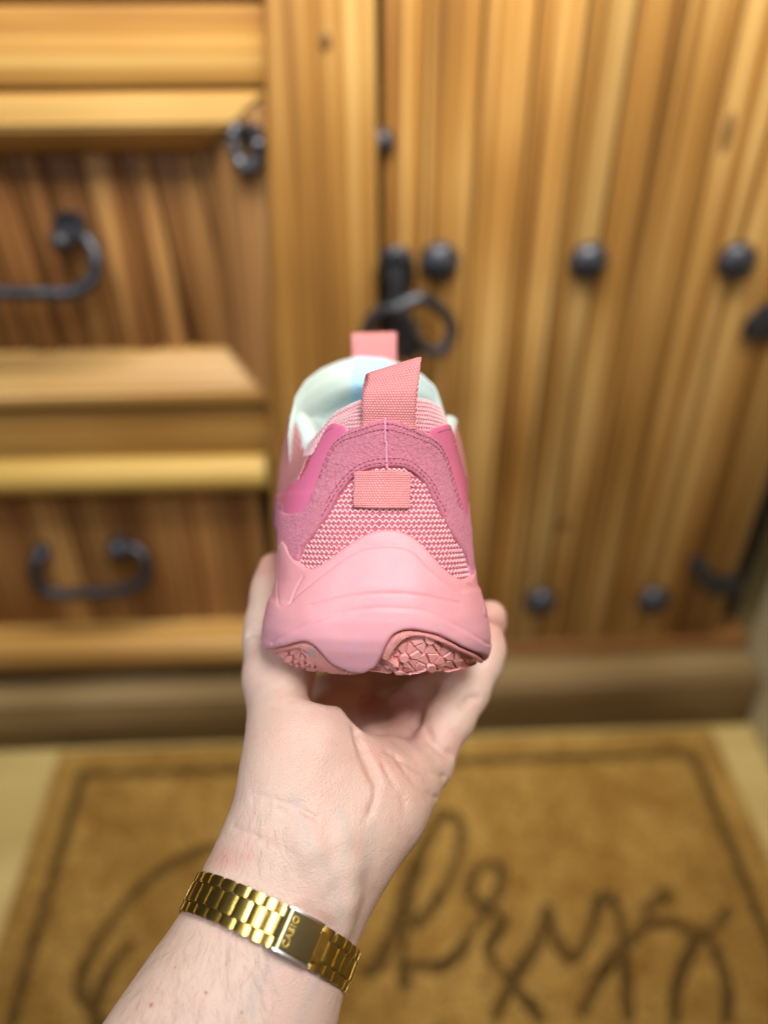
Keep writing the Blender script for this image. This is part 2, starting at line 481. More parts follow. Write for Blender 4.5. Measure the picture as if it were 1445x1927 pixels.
# ------------------------------------------------------------------ doormat
mc = onZ(112, 1412, .014); mr = onZ(1338, 1368, .014)
my1 = (mc.y + mr.y) / 2; mx0, mx1 = mc.x, mr.x; my0 = my1 - 0.52
mat_o = empty('doormat', ((mx0 + mx1) / 2, (my0 + my1) / 2, 0))
tag(mat_o, 'brown coir doormat with a dark border line and looping dark handwriting on the floor', 'doormat')
def matpart(name, bm, m):
    me = bm_mesh(name, bm); me.transform(Matrix.Translation(-mat_o.location)); auto(me)
    return link(name, me, mat_o, m)
bm = box_bm(mx0, mx1, my0, my1, .001, .014, .004)
matpart('mat_body', bm, M_coir)
bi = onZ(150, 1452, .014); bw = 0.011
gap = (bi.x - mx0); ya = my1 - abs(my1 - bi.y)
bx0, bx1, by1, by0 = mx0 + gap, mx1 - gap, bi.y, my0 + (my1 - bi.y)
for (a, b_, c, d) in ((bx0, bx1, by1 - bw, by1), (bx0, bx1, by0, by0 + bw), (bx0, bx0 + bw, by0 + bw + .001, by1 - bw - .001), (bx1 - bw, bx1, by0 + bw + .001, by1 - bw - .001)):
    matpart('border_line', box_bm(a, b_, c, d, .012, .0165, .001, 1), M_coirk)
Z2 = lambda x, y: onZ(600 + x / 1.71, 1250 + y / 1.71, .0145)
strokes = [
    [onZ(410, 1592, .0145), onZ(360, 1608, .0145), onZ(290, 1650, .0145), onZ(225, 1715, .0145), onZ(170, 1800, .0145), onZ(152, 1860, .0145), onZ(180, 1910, .0145), onZ(230, 1960, .0145)],
    [onZ(252, 1770, .0145), onZ(215, 1815, .0145), onZ(185, 1880, .0145), onZ(170, 1960, .0145)],
    [Z2(395, 470), Z2(330, 620), Z2(290, 780), Z2(272, 920), Z2(280, 1045)],
    [Z2(150, 1000), Z2(200, 960), Z2(250, 820), Z2(300, 640), Z2(400, 490), Z2(455, 520), Z2(440, 640), Z2(380, 760), Z2(300, 850)],
    [Z2(130, 990), Z2(180, 970), Z2(230, 880)],
    [Z2(290, 965), Z2(370, 975), Z2(440, 940), Z2(500, 850), Z2(575, 740), Z2(590, 670), Z2(545, 640), Z2(490, 690), Z2(500, 760), Z2(570, 800), Z2(590, 840), Z2(545, 910), Z2(580, 980), Z2(640, 1050), Z2(720, 1150)],
    [Z2(560, 1150), Z2(620, 1020), Z2(700, 900), Z2(735, 780), Z2(760, 880), Z2(810, 945), Z2(860, 890), Z2(900, 770), Z2(940, 750), Z2(970, 830), Z2(985, 960), Z2(995, 1150)],
    [Z2(840, 1130), Z2(920, 980), Z2(1000, 890), Z2(1055, 830), Z2(1065, 780), Z2(1120, 735), Z2(1110, 775)],
    [Z2(1060, 840), Z2(1140, 830), Z2(1210, 870), Z2(1270, 850), Z2(1320, 790)],
    [Z2(1140, 1160), Z2(1150, 1040), Z2(1185, 940), Z2(1240, 870), Z2(1285, 950), Z2(1315, 1050), Z2(1310, 1160)],
]
for st in strokes:
    cp = catmull(st, 8)
    V, Fc = tube(cp, [0.0058 * (0.7 + 0.45 * abs(math.sin(i * .13))) for i in range(len(cp))], 8, flat=(Vector((0, 0, 1)), 0.3))
    bm = bmesh.new(); bm.from_mesh(mesh('x', V, Fc)); matpart('lettering_stroke', bm, M_coirk)

# ================================================================== SNEAKER
S = D0 / F * 1000.0                                   # mm per photo pixel at the heel
SX0, SZ0 = 711.0, 1270.0
shoe = empty('sneaker', P(SX0, SZ0, D0))
ROT = CM.to_3x3() @ Matrix(((1, 0, 0), (0, 0, 1), (0, -1, 0)))   # shoe x right, y forward, z up
shoe.rotation_euler = ROT.to_euler()
tag(shoe, 'pink chunky sneaker seen from the heel, resting on the open palm', 'sneaker')
SM = Matrix.Translation(shoe.location) @ shoe.rotation_euler.to_matrix().to_4x4()
SMI = SM.inverted()
def shoe_px(px, py, y):
    """pixel at y mm forward of the heel -> shoe coordinates in mm"""
    d = D0 * 1000 + y
    return np.array([(px - CX) / F * d - (SX0 - CX) / F * D0 * 1000, y, (CY - py) / F * d - (CY - SZ0) / F * D0 * 1000])
zpy = lambda py: (SZ0 - py) * S
sil = np.array([  # py, left, right outline of the lower shoe
    (900, 560, 870), (950, 546, 880), (1000, 534, 887), (1024, 530, 890), (1060, 527, 895), (1093, 525, 899), (1119, 518, 904), (1136, 513, 909), (1150, 509, 913),
    (1177, 503, 919), (1195, 501, 923), (1209, 502, 924), (1222, 507, 923), (1235, 517, 920), (1245, 530, 914), (1260, 560, 895)], float)
heel = np.array([  # py, left, right of the narrowing heel counter of the upper
    (740, 652, 838), (760, 636, 842), (780, 620, 846), (800, 611, 850), (830, 596, 856), (860, 581, 861), (900, 564, 870), (950, 546, 880)], float)
y0t = np.array([(740, 7), (760, 5.5), (780, 4.8), (800, 5), (850, 7), (900, 8), (950, 7.5), (1000, 6.2), (1030, 5), (1070, 3.2), (1107, 1.4), (1136, .5), (1170, 0), (1200, .6), (1220, 2.2), (1235, 4), (1250, 5.8), (1262, 7.6), (1270, 9.2), (1280, 11.5)], float)
LTOE = 268.0
def section(z):
    py = SZ0 - z / S
    Rz = float(np.interp(py, [740, 850, 1000, 1200], [26, 29, 32, 35]))
    y0 = float(np.interp(py, y0t[:, 0], y0t[:, 1]))
    d = D0 * 1000 + y0 + Rz * 0.62
    pv = CY + (py - CY) * D0 * 1000 / d
    if py < 925: l, r = np.interp(py, heel[:, 0], heel[:, 1]), np.interp(py, heel[:, 0], heel[:, 2])
    else: l, r = np.interp(pv, sil[:, 0], sil[:, 1]), np.interp(pv, sil[:, 0], sil[:, 2])
    xl = (l - CX) / F * d - (SX0 - CX) / F * 280; xr = (r - CX) / F * d - (SX0 - CX) / F * 280
    return xl, xr, y0, Rz
_sec = {}
def surf(th, z, off=0.0):
    key = round(z, 2)
    if key not in _sec: _sec[key] = section(key)
    xl, xr, y0, Rz = _sec[key]
    def pt(th):
        xc, hw = (xl + xr) / 2, (xr - xl) / 2
        s = 1 if th >= 0 else -1
        a = abs(th)
        if a <= 90:
            u = math.radians(a)
            x = hw * abs(math.sin(u)) ** 0.92; y = y0 + Rz * (1 - math.cos(u) ** 0.95 if u < 1.5707 else 1)
            yy = y
        else:
            q = (a - 90) / 90.0
            yR = y0 + Rz
            y = yR + (LTOE - yR) * math.sin(q * math.pi / 2) ** 1.25
            x = hw * max(math.cos(q * math.pi / 2), 0) ** 0.42
            yy = y
        fl = (41.5 if s < 0 else 40.0) - (1.5 if s < 0 else 7.0) * min(1, max(0, (z - 68) / 24.0)) ** 1.3
        low = max(0.0, min(1.0, (40 - z) / 30.0))              # 1 = sole
        if z > 36:
            x += (max(fl - hw, 0)) * math.exp(-((yy - 78) / 34.0) ** 2) * min(1, (z - 36) / 14)
        x += (9 * math.exp(-((yy - 200) / 50.0) ** 2) - 4 * math.exp(-((yy - 95) / 35.0) ** 2) * low) * (1 if a > 60 else 0)
        return np.array([xc * max(0, 1 - yy / 200.0) + s * x - 0.045 * max(0, yy - 12), y])
    p = pt(th)
    if off:
        e = 0.6
        tv = pt(min(th + e, 179.99)) - pt(max(th - e, -179.99))
        n2 = np.array([tv[1], -tv[0]]); n2 /= (np.linalg.norm(n2) + 1e-9)
        # slope of the heel with height
        k1 = section(z + .8); k0 = section(z - .8)
        dy = (k1[2] - k0[2]) / 1.6
        nz = dy * max(0, math.cos(math.radians(th))) if abs(th) < 90 else 0
        n = np.array([n2[0], n2[1], nz]); n /= np.linalg.norm(n)
        return np.array([p[0], p[1], z]) + n * off
    return np.array([p[0], p[1], z])
def outnormal_fix():
    a = surf(0, 30); b = surf(0, 30, 1.0)
    return 1.0 if b[1] < a[1] else -1.0
SGN = outnormal_fix()
UK = 0.7                                             # mm of u per degree
def sp(u, v, off=0.0): return surf(u / UK, v, off * SGN)

# ray-cast table: pixel -> (u, v) on the base surface
_ths = np.concatenate([np.linspace(-178, -100, 40), np.linspace(-98, 98, 160), np.linspace(100, 178, 40)])
_zs = np.linspace(-2, 97, 120)
_V = [Vector(surf(t_, z_)) for z_ in _zs for t_ in _ths]
_nt = len(_ths)
_T, _TU = [], []
for j in range(len(_zs) - 1):
    for i in range(_nt - 1):
        a = j * _nt + i
        _T.append((a, a + 1, a + _nt + 1, a + _nt)); _TU.append((i, j))
BVH = BVHTree.FromPolygons(_V, _T)
EYE = SMI @ CM.translation * 1000.0
def uvpx(px, py):
    for k in range(60):
        qx = px + (720 - px) * k * 0.004
        tgt = Vector(shoe_px(qx, py, 0.0))
        hit = BVH.ray_cast(EYE, (tgt - EYE).normalized())
        if hit[0] is not None:
            i, j = _TU[hit[2]]
            p = hit[0]
            z = p.z
            best = min(np.linspace(_ths[i], _ths[i + 1], 9), key=lambda th: (Vector(surf(th, z)) - p).length)
            return np.array([best * UK, z])
    return np.array([-85 * UK if px < 720 else 85 * UK, zpy(py)])
def UV(th, py): return np.array([th * UK, zpy(py)])
def uvs(pts):
    """mixed list: (px,py) pixels or ('u', theta, py) surface coordinates"""
    return [UV(p[1], p[2]) if p[0] == 'u' else uvpx(*p) for p in pts]

def resample(poly, step, closed=True):
    out = []
    n = len(poly)
    for i in range(n if closed else n - 1):
        a, b = np.array(poly[i]), np.array(poly[(i + 1) % n])
        m = max(1, int(round(np.linalg.norm(b - a) / step)))
        for k in range(m): out.append(a + (b - a) * k / m)
    if not closed: out.append(np.array(poly[-1]))
    return np.array(out)
def segdist(pts, poly, closed=True):
    A = np.array(poly); B = np.roll(A, -1, 0)
    if not closed: A, B = A[:-1], B[:-1]
    best = np.full(len(pts), 1e9)
    for a, b in zip(A, B):
        ab = b - a; L2 = ab @ ab + 1e-12
        tt = np.clip(((pts - a) @ ab) / L2, 0, 1)
        d = np.linalg.norm(pts - (a + tt[:, None] * ab), axis=1)
        best = np.minimum(best, d)
    return best
def inside(pts, poly):
    x, y = pts[:, 0], pts[:, 1]
    A = np.array(poly); B = np.roll(A, -1, 0)
    c = np.zeros(len(pts), bool)
    for (x1, y1), (x2, y2) in zip(A, B):
        cond = ((y1 > y) != (y2 > y)) & (x < (x2 - x1) * (y - y1) / (y2 - y1 + 1e-15) + x1)
        c ^= cond
    return c
def patch_mesh(name, poly, thick, edge=1.0, step=1.2, base=0.0, hfun=None, posf=None, drop=0.5):
    """sheet lying on the shoe surface: poly in (u,v); returns mesh in shoe metres"""
    posf = posf or sp
    bd = resample(poly, step)
    keep = [0]
    for i in range(1, len(bd)):
        if np.linalg.norm(bd[i] - bd[keep[-1]]) > step * .3: keep.append(i)
    bd = bd[keep]
    lo, hi = bd.min(0), bd.max(0)
    gx, gy = np.meshgrid(np.arange(lo[0], hi[0], step), np.arange(lo[1], hi[1], step * .9))
    gx[::2] += step * .5
    g = np.stack([gx.ravel(), gy.ravel()], 1)
    g = g[inside(g, bd)]
    # inner rings for a crisp edge
    ring = []
    for dd in (edge * .35, edge * .8):
        tng = np.roll(bd, -1, 0) - np.roll(bd, 1, 0)
        nrm = np.stack([-tng[:, 1], tng[:, 0]], 1); nrm /= np.linalg.norm(nrm, axis=1)[:, None] + 1e-9
        for sgn in (1, -1):
            q = bd + nrm * dd * sgn
            q = q[inside(q, bd)]
            q = q[segdist(q, bd) > dd * .7]
            ring.append(q)
    g = g[segdist(g, bd) > edge * .8 + step * .35]
    pts = np.concatenate([bd] + ring + [g])
    n = len(bd)
    vs, es, fs, ov, oe, of = delaunay_2d_cdt([Vector(p) for p in pts], [], [list(range(n))], 1, 1e-5)
    q = np.array([[v.x, v.y] for v in vs])
    dist = segdist(q, bd)
    tt = np.clip(dist / edge, 0, 1)
    h = base + thick * np.sqrt(np.maximum(0, 1 - (1 - tt) ** 2))
    if hfun is not None: h = h + hfun(q, dist)
    Vv = [Vector(posf(p[0], p[1], hh)) / 1000.0 for p, hh in zip(q, h)]
    bm = bmesh.new()
    uvl = bm.loops.layers.uv.new('UVMap')
    bv = [bm.verts.new(v) for v in Vv]
    uvd = {}
    for v, p in zip(bv, q): uvd[v] = p
    for f in fs:
        try: bm.faces.new([bv[i] for i in f])
        except ValueError: pass
    be = [e for e in bm.edges if len(e.link_faces) == 1]
    dup = {}
    for e in be:
        for v in e.verts:
            if v not in dup:
                p = uvd[v]
                nv = bm.verts.new(Vector(posf(p[0], p[1], base - drop)) / 1000.0); dup[v] = nv; uvd[nv] = p
    for e in be:
        a, b = e.verts
        try: bm.faces.new((a, b, dup[b], dup[a]))
        except ValueError: pass
    bmesh.ops.recalc_face_normals(bm, faces=bm.faces[:])
    for f in bm.faces:
        f.smooth = True
        for l in f.loops: l[uvl].uv = uvd[l.vert]
    bm.normal_update()
    # face outwards
    s = 0
    for f in list(bm.faces)[:400]:
        c = f.calc_center_median()
        s += f.normal.dot(Vector((c.x, c.y - 0.09, 0)).normalized()) * f.calc_area()
    if s < 0: bmesh.ops.reverse_faces(bm, faces=bm.faces[:])
    return bm_mesh(name, bm)
def patch(name, poly, thick, mat, parent=None, **kw):
    return link(name, patch_mesh(name, poly, thick, **kw), parent or shoe, mat)
def groove(lines, depth, width):
    """engraved lines: list of (u,v) polylines"""
    L = [resample(l, 1.0, closed=False) for l in lines]
    def f(q, dist):
        h = np.zeros(len(q))
        for l in L:
            d = segdist(q, l, closed=False)
            h -= depth * np.exp(-(d / width) ** 2)
        return h
    return f
def vnoise(q, sc, seed=0.0):
    return np.array([noise.noise(Vector((p[0] * sc, p[1] * sc, seed))) for p in q])

# ------------------------------------------------------------------ sneaker materials
def rubbery(name, c1, c2, rough, spec=0.4, wear=None):
    t = NT(name)
    n1 = t.noise(t.obj(), 60, 4); n2 = t.noise(t.obj(), 900, 2)
    c = t.ramp(n1, [(0.3, c1), (0.7, c2)])
    if wear:
        n3 = t.noise(t.obj((1, 1, 1.6)), 95, 5, 0.65)
        c = t.mix(t.math('MULTIPLY', t.math('SMOOTH_MIN', t.math('MAXIMUM', t.math('MULTIPLY', t.math('SUBTRACT', n3, 0.56), 5.0), 0.0), 1.0, 0.1), 0.45), c, wear)
    if wear:
        _, u, v = t.uv()
        low = t.math('MULTIPLY', t.math('SUBTRACT', 22.0, v), 0.06); low.node.use_clamp = True
        c = t.mix(t.math('MULTIPLY', low, t.math('MULTIPLY_ADD', n3, 1.3, -0.25)), c, (0.52, 0.34, 0.42))
    t.color(c).set(Roughness=rough, Specular_IOR_Level=spec).bump(n2, 0.12, 0.0005)
    return t.m
M_mid = rubbery('midsole_pink', (0.72, 0.285, 0.295), (0.78, 0.335, 0.335), 0.5, 0.35, (0.62, 0.40, 0.47))
t = NT('outsole_pink'); n1 = t.noise(t.obj(), 140, 4); n2 = t.noise(t.obj(), 1500, 2)
t.color(t.ramp(n1, [(0.3, (0.80, 0.33, 0.29)), (0.7, (0.86, 0.41, 0.36))])).set(Roughness=0.55, Specular_IOR_Level=0.4).bump(n2, 0.3, 0.0006); M_out = t.m
t = NT('suede_pink'); n1 = t.noise(t.obj(), 900, 4, 0.7); n2 = t.noise(t.obj(), 90, 3)
c = t.ramp(n1, [(0.3, (0.53, 0.14, 0.185)), (0.7, (0.71, 0.26, 0.305))])
t.color(t.mix(t.math('MULTIPLY', n2, 0.35), c, (0.56, 0.19, 0.27))).set(Roughness=0.95, Specular_IOR_Level=0.1, Sheen_Weight=0.3, Sheen_Roughness=0.5).bump(n1, 0.9, 0.0012); M_suede = t.m
t.b.inputs['Sheen Tint'].default_value = (1.0, 0.6, 0.7, 1)
t = NT('glossy_pink_film'); n1 = t.noise(t.obj(), 700, 3)
t.color((0.70, 0.155, 0.27)).set(Roughness=0.38, Specular_IOR_Level=0.45).bump(n1, 0.08, 0.0005); M_film = t.m
t = NT('flank_leather'); n1 = t.noise(t.obj(), 500, 3)
t.color(t.ramp(n1, [(0.3, (0.55, 0.17, 0.27)), (0.7, (0.63, 0.22, 0.31))])).set(Roughness=0.6).bump(n1, 0.3, 0.0006); M_leather = t.m
def weave(name, c_lo, c_hi, pu, pv, strength=0.7, rough=0.7):
    t = NT(name); _, u, v = t.uv()
    row = t.math('FLOOR', t.math('DIVIDE', v, pv))
    off = t.math('MULTIPLY', t.math('MODULO', row, 2.0), math.pi)
    su = t.math('SINE', t.math('ADD', t.math('MULTIPLY', u, 2 * math.pi / pu), off))
    sv = t.math('SINE', t.math('MULTIPLY', t.math('FRACT', t.math('DIVIDE', v, pv)), math.pi))
    h = t.math('MULTIPLY', t.math('MULTIPLY_ADD', su, 0.5, 0.5), sv)
    t.color(t.ramp(h, [(0.12, c_lo), (0.75, c_hi)])).set(Roughness=rough, Specular_IOR_Level=0.3).bump(h, strength, 0.0006)
    return t.m
M_web = weave('pink_webbing', (0.70, 0.20, 0.195), (0.90, 0.42, 0.39), 1.0, 0.85)
t = NT('knit_ground'); n1 = t.noise(t.obj(), 1200, 2)
t.color(t.ramp(n1, [(0.3, (0.40, 0.07, 0.10)), (0.7, (0.54, 0.12, 0.15))])).set(Roughness=0.8); M_knit0 = t.m
t = NT('knit_yarn'); n1 = t.noise(t.obj(), 2500, 2)
t.color(t.ramp(n1, [(0.3, (0.82, 0.42, 0.42)), (0.7, (0.92, 0.60, 0.57))])).set(Roughness=0.36, Sheen_Weight=0.3).bump(n1, 0.3, 0.0003); M_yarn = t.m
M_fine = weave('flank_textile', (0.56, 0.20, 0.20), (0.78, 0.36, 0.33), 1.2, 1.0)
t = NT('mint_lining'); n1 = t.noise(t.obj(), 800, 2)
t.color(t.ramp(n1, [(0.3, (0.54, 0.66, 0.59)), (0.7, (0.62, 0.72, 0.64))])).set(Roughness=0.85, Sheen_Weight=0.3).bump(n1, 0.3, 0.0006); M_mint = t.m
t = NT('pale_blue_lining'); t.color((0.42, 0.68, 0.86)).set(Roughness=0.8, Sheen_Weight=0.3).bump(t.noise(t.obj(), 800, 2), 0.3, 0.0006); M_blue = t.m
t = NT('stitch_thread'); t.color((0.34, 0.055, 0.11)).set(Roughness=0.7); M_stitch = t.m
t = NT('seam_thread'); t.color((0.68, 0.31, 0.38)).set(Roughness=0.7); M_seam = t.m
t = NT('insole_grey'); t.color((0.25, 0.27, 0.27)).set(Roughness=0.9); M_ins = t.m

# ------------------------------------------------------------------ sneaker: sole core, upper shell, lining
def loft(name, ths, zs_of, off, mat, close_bottom=False, close_top=False, uvname=True):
    """grid over theta x levels; zs_of(theta) -> list of heights (same length)"""
    bm = bmesh.new(); uvl = bm.loops.layers.uv.new('UVMap'); uvd = {}
    rows = []
    for th in ths:
        r = []
        for z in zs_of(th):
            v = bm.verts.new(Vector(sp(th * UK, z, off)) / 1000); uvd[v] = (th * UK, z); r.append(v)
        rows.append(r)
    n = len(rows)
    for i in range(n - 1):
        for k in range(len(rows[0]) - 1):
            bm.faces.new((rows[i][k], rows[i + 1][k], rows[i + 1][k + 1], rows[i][k + 1]))
    if close_bottom: bm.faces.new([r[0] for r in rows])
    if close_top: bm.faces.new([r[-1] for r in rows][::-1])
    for f in bm.faces:
        f.smooth = len(f.verts) == 4
        for l in f.loops: l[uvl].uv = uvd[l.vert]
    return link(name, bm_mesh(name, bm), shoe, mat)
TH = np.concatenate([np.linspace(-179.9, -118, 26), np.linspace(-116, -92, 25), np.linspace(-90, 90, 80), np.linspace(92, 116, 25), np.linspace(118, 179.9, 26)])
outsole = loft('outsole', TH, lambda th: np.linspace(0.0, zpy(1120), 26), -0.45, M_out, close_bottom=True, close_top=True)

def ztop(th):
    a = abs(th)
    hi = zpy(757)
    pts_a = [0, 35, 60, 75, 85, 91, 95, 98, 101, 104, 110, 120, 140, 160, 180]
    dl = [0, 0.5, 4, 10, 13, 14, 11.5, 6, 0, -3, -4, 1, 22, 42, 52] if th < 0 else [0, 0, 1.5, 7, 11, 11.5, 9, 5, 1, -1, -2, 2, 22, 42, 52]
    return hi - float(np.interp(a, pts_a, dl))
upper = loft('upper', TH, lambda th: np.linspace(zpy(1130), ztop(th), 44), 0.0, M_knit0)
# collar roll and lining
def lining():
    bm = bmesh.new(); uvl = bm.loops.layers.uv.new('UVMap'); rows = []
    for th in TH:
        if abs(th) > 116: continue
        zt_ = ztop(th); r = []
        T = 8.5 if abs(th) < 75 else float(np.interp(abs(th), [75, 95, 116], [8.5, 8.0, 7.0]))
        for k in range(9):                                # rolled edge
            a = math.pi * k / 8
            r.append(sp(th * UK, zt_, -T / 2 + T / 2 * math.cos(a)) + np.array([0, 0, math.sin(a) * T * .42]))
        for k in range(1, 18):
            z = zt_ - (zt_ - zpy(1120)) * k / 17
            bulge = 2.5 * math.sin(min(1, k / 9) * math.pi)
            r.append(sp(th * UK, z, -T - bulge))
        rows.append([bm.verts.new(Vector(p) / 1000) for p in r])
    for i in range(len(rows) - 1):
        for k in range(len(rows[0]) - 1):
            f = bm.faces.new((rows[i][k], rows[i][k + 1], rows[i + 1][k + 1], rows[i + 1][k])); f.smooth = True
    bmesh.ops.recalc_face_normals(bm, faces=bm.faces[:])
    return link('lining', bm_mesh('lining', bm), shoe, M_mint)
lining()
# insole
loop = [sp(th * UK, zpy(1118), -6) / 1000 for th in TH]
link('insole', mesh('insole', loop, [tuple(range(len(loop)))]), shoe, M_ins)
# vamp closing the front of the upper (mostly behind the heel)
bm = bmesh.new(); rows = []
for q in np.linspace(118, 179.5, 26):
    a = sp(-q * UK, ztop(-q)); b = sp(q * UK, ztop(q)); r = []
    for k in range(15):
        s = k / 14; p = a * (1 - s) + b * s
        arch = math.sin(s * math.pi) * 13 * (1 - ((q - 118) / 62) ** 2)
        r.append(bm.verts.new(Vector((p[0], p[1] + arch * .5, p[2] + arch * .7)) / 1000))
    rows.append(r)
for i in range(len(rows) - 1):
    for k in range(14):
        f = bm.faces.new((rows[i][k], rows[i][k + 1], rows[i + 1][k + 1], rows[i + 1][k])); f.smooth = True
bmesh.ops.recalc_face_normals(bm, faces=bm.faces[:])
link('vamp', bm_mesh('vamp', bm), shoe, M_fine)

# ------------------------------------------------------------------ midsole
mid_top = [(523, 1040), (530, 1028), (538, 1016), (545, 1024), (551, 1039), (564, 1056), (577, 1067), (592, 1069), (611, 1059), (641, 1037), (670, 1016), (699, 1002), (728, 997), (756, 1001), (780, 1014), (802, 1036), (824, 1062), (846, 1081), (864, 1090), (879, 1086), (887, 1068)]
mid_bot = [(918, 1243), (905, 1235), (872, 1217), (835, 1198), (798, 1187), (768, 1183), (745, 1189), (730, 1204), (720, 1226), (710, 1245), (699, 1252), (687, 1257), (668, 1256), (648, 1250), (626, 1239), (606, 1218), (591, 1206), (575, 1203), (545, 1211), (512, 1220)]
top_uv = catmull(uvs(mid_top), 5); bot_uv = catmull(uvs(mid_bot), 5)
mid_poly = [UV(-179.5, 1090), UV(-150, 1075), UV(-118, 1068), UV(-98, 1052)] + top_uv + [UV(98, 1062), UV(118, 1070), UV(150, 1075), UV(179.5, 1090), UV(179.5, 1252), UV(140, 1255), UV(100, 1258)] + bot_uv + [UV(-100, 1254), UV(-140, 1255), UV(-179.5, 1252)]
pxl = lambda *pts: catmull(uvs(pts), 6)
gA = pxl((553, 1136), (575, 1114), (615, 1081), (670, 1041), (707, 1030), (743, 1030), (773, 1039), (802, 1070), (832, 1096), (861, 1114))
gB = pxl((593, 1140), (655, 1125), (721, 1118), (780, 1121), (835, 1132), (857, 1136))
gC = pxl((523, 1206), (571, 1180), (626, 1158), (688, 1147), (736, 1145), (787, 1149), (824, 1162), (872, 1187), (901, 1206), (917, 1210))
gD = pxl((556, 1128), (566, 1105), (577, 1085))
gE = pxl((531, 1024), (528, 1060), (530, 1100), (534, 1135), (545, 1140), (555, 1134))
gF = pxl((872, 1100), (888, 1114), (896, 1140), (897, 1157), (905, 1164))
gs = groove([gA, gB, gC], 0.6, 0.42); gs2 = groove([gD, gE, gF], 0.5, 0.42)
def mid_h(q, dist):
    h = gs(q, dist) + gs2(q, dist)
    # soft ledge: the band between line A and the top edge stands a little lower; the bumper below C stands proud
    def below(line, q):
        L = np.array(line); o = np.argsort(L[:, 0]); return np.interp(q[:, 0], L[o, 0], L[o, 1]) - q[:, 1]
    inr = (np.abs(q[:, 0]) < 62)
    h += inr * 0.75 / (1 + np.exp(-np.clip(below(gA, q) * 3.2, -30, 30))) + inr * .55 / (1 + np.exp(-np.clip(below(gC, q) * 3.2, -30, 30)))
    h += vnoise(q, .11, 3) * .18
    return h
midsole = patch('midsole', mid_poly, 1.7, M_mid, edge=1.4, step=.68, hfun=mid_h, drop=1.2)

# ------------------------------------------------------------------ outsole rims and tread
def strip_patch(pts_l, name, thick, mat, parent, **kw):
    return patch(name, catmull(uvs(pts_l), 4, closed=True), thick, mat, parent, **kw)
t = NT('rim_textured'); _, u, v = t.uv()
hh = t.math('MULTIPLY', t.math('SINE', t.math('MULTIPLY', u, 7.5)), t.math('SINE', t.math('MULTIPLY', v, 7.5)))
_gp = uvpx(591, 1221)
gd = t.math('SQRT', t.math('ADD', t.math('POWER', t.math('SUBTRACT', u, float(_gp[0])), 2.0), t.math('POWER', t.math('SUBTRACT', v, float(_gp[1])), 2.0)))
gf = t.math('MULTIPLY', t.math('SUBTRACT', 2.8, gd), 0.6); gf.node.use_clamp = True
t.color(t.mix(t.math('MULTIPLY', gf, t.noise(t.obj(), 900, 3)), t.ramp(hh, [(0.1, (0.70, 0.27, 0.23)), (0.9, (0.80, 0.36, 0.31))]), (0.28, 0.27, 0.27))).set(Roughness=0.55).bump(hh, 0.5, 0.0006); M_rim = t.m
strip_patch([(697, 1272), (706, 1254), (716, 1232), (726, 1210), (741, 1193), (764, 1185), (797, 1188), (830, 1197), (868, 1216), (912, 1240), (908, 1245), (868, 1226), (828, 1207), (798, 1198), (776, 1197), (757, 1203), (744, 1216), (735, 1234), (724, 1254), (712, 1273)], 'outsole_rim', 2.4, M_rim, outsole, edge=.9, step=.8)
strip_patch([(516, 1222), (545, 1212), (574, 1205), (592, 1208), (608, 1221), (628, 1241), (650, 1255), (668, 1263), (662, 1275), (640, 1274), (615, 1262), (597, 1246), (584, 1228), (570, 1218), (547, 1221), (522, 1230)], 'outsole_rim', 2.1, M_rim, outsole, edge=.9, step=.8)
# dirt mark on the left rim
def lug(poly_px, hgt, name='tread_lug'):
    poly = uvs(poly_px)
    n = len(poly)
    c = sum(poly) / n
    base = [Vector(sp(p[0], p[1], -1.2)) / 1000 for p in poly]
    topv = [Vector(sp(*(c + (p - c) * .90), hgt)) / 1000 for p in poly]
    midv = [Vector(sp(*(c + (p - c) * .97), hgt - .35)) / 1000 for p in poly]
    Fs = []
    for i in range(n):
        j = (i + 1) % n
        Fs += [(i, j, n + j, n + i), (n + i, n + j, 2 * n + j, 2 * n + i)]
    Fs.append(tuple(range(2 * n, 3 * n)))
    me = mesh(name, base + midv + topv, Fs)
    bm = bmesh.new(); bm.from_mesh(me); bmesh.ops.recalc_face_normals(bm, faces=bm.faces[:]); bm.to_mesh(me); bm.free()
    return link(name, me, outsole, M_out)
right_area = [(716, 1272), (728, 1254), (739, 1234), (748, 1218), (761, 1206), (778, 1200), (800, 1201), (828, 1210), (868, 1229), (906, 1247), (900, 1262), (880, 1271), (850, 1276), (780, 1277)]
left_area = [(524, 1231), (548, 1223), (570, 1220), (582, 1231), (594, 1248), (612, 1264), (634, 1274), (600, 1276), (572, 1268), (545, 1257)]
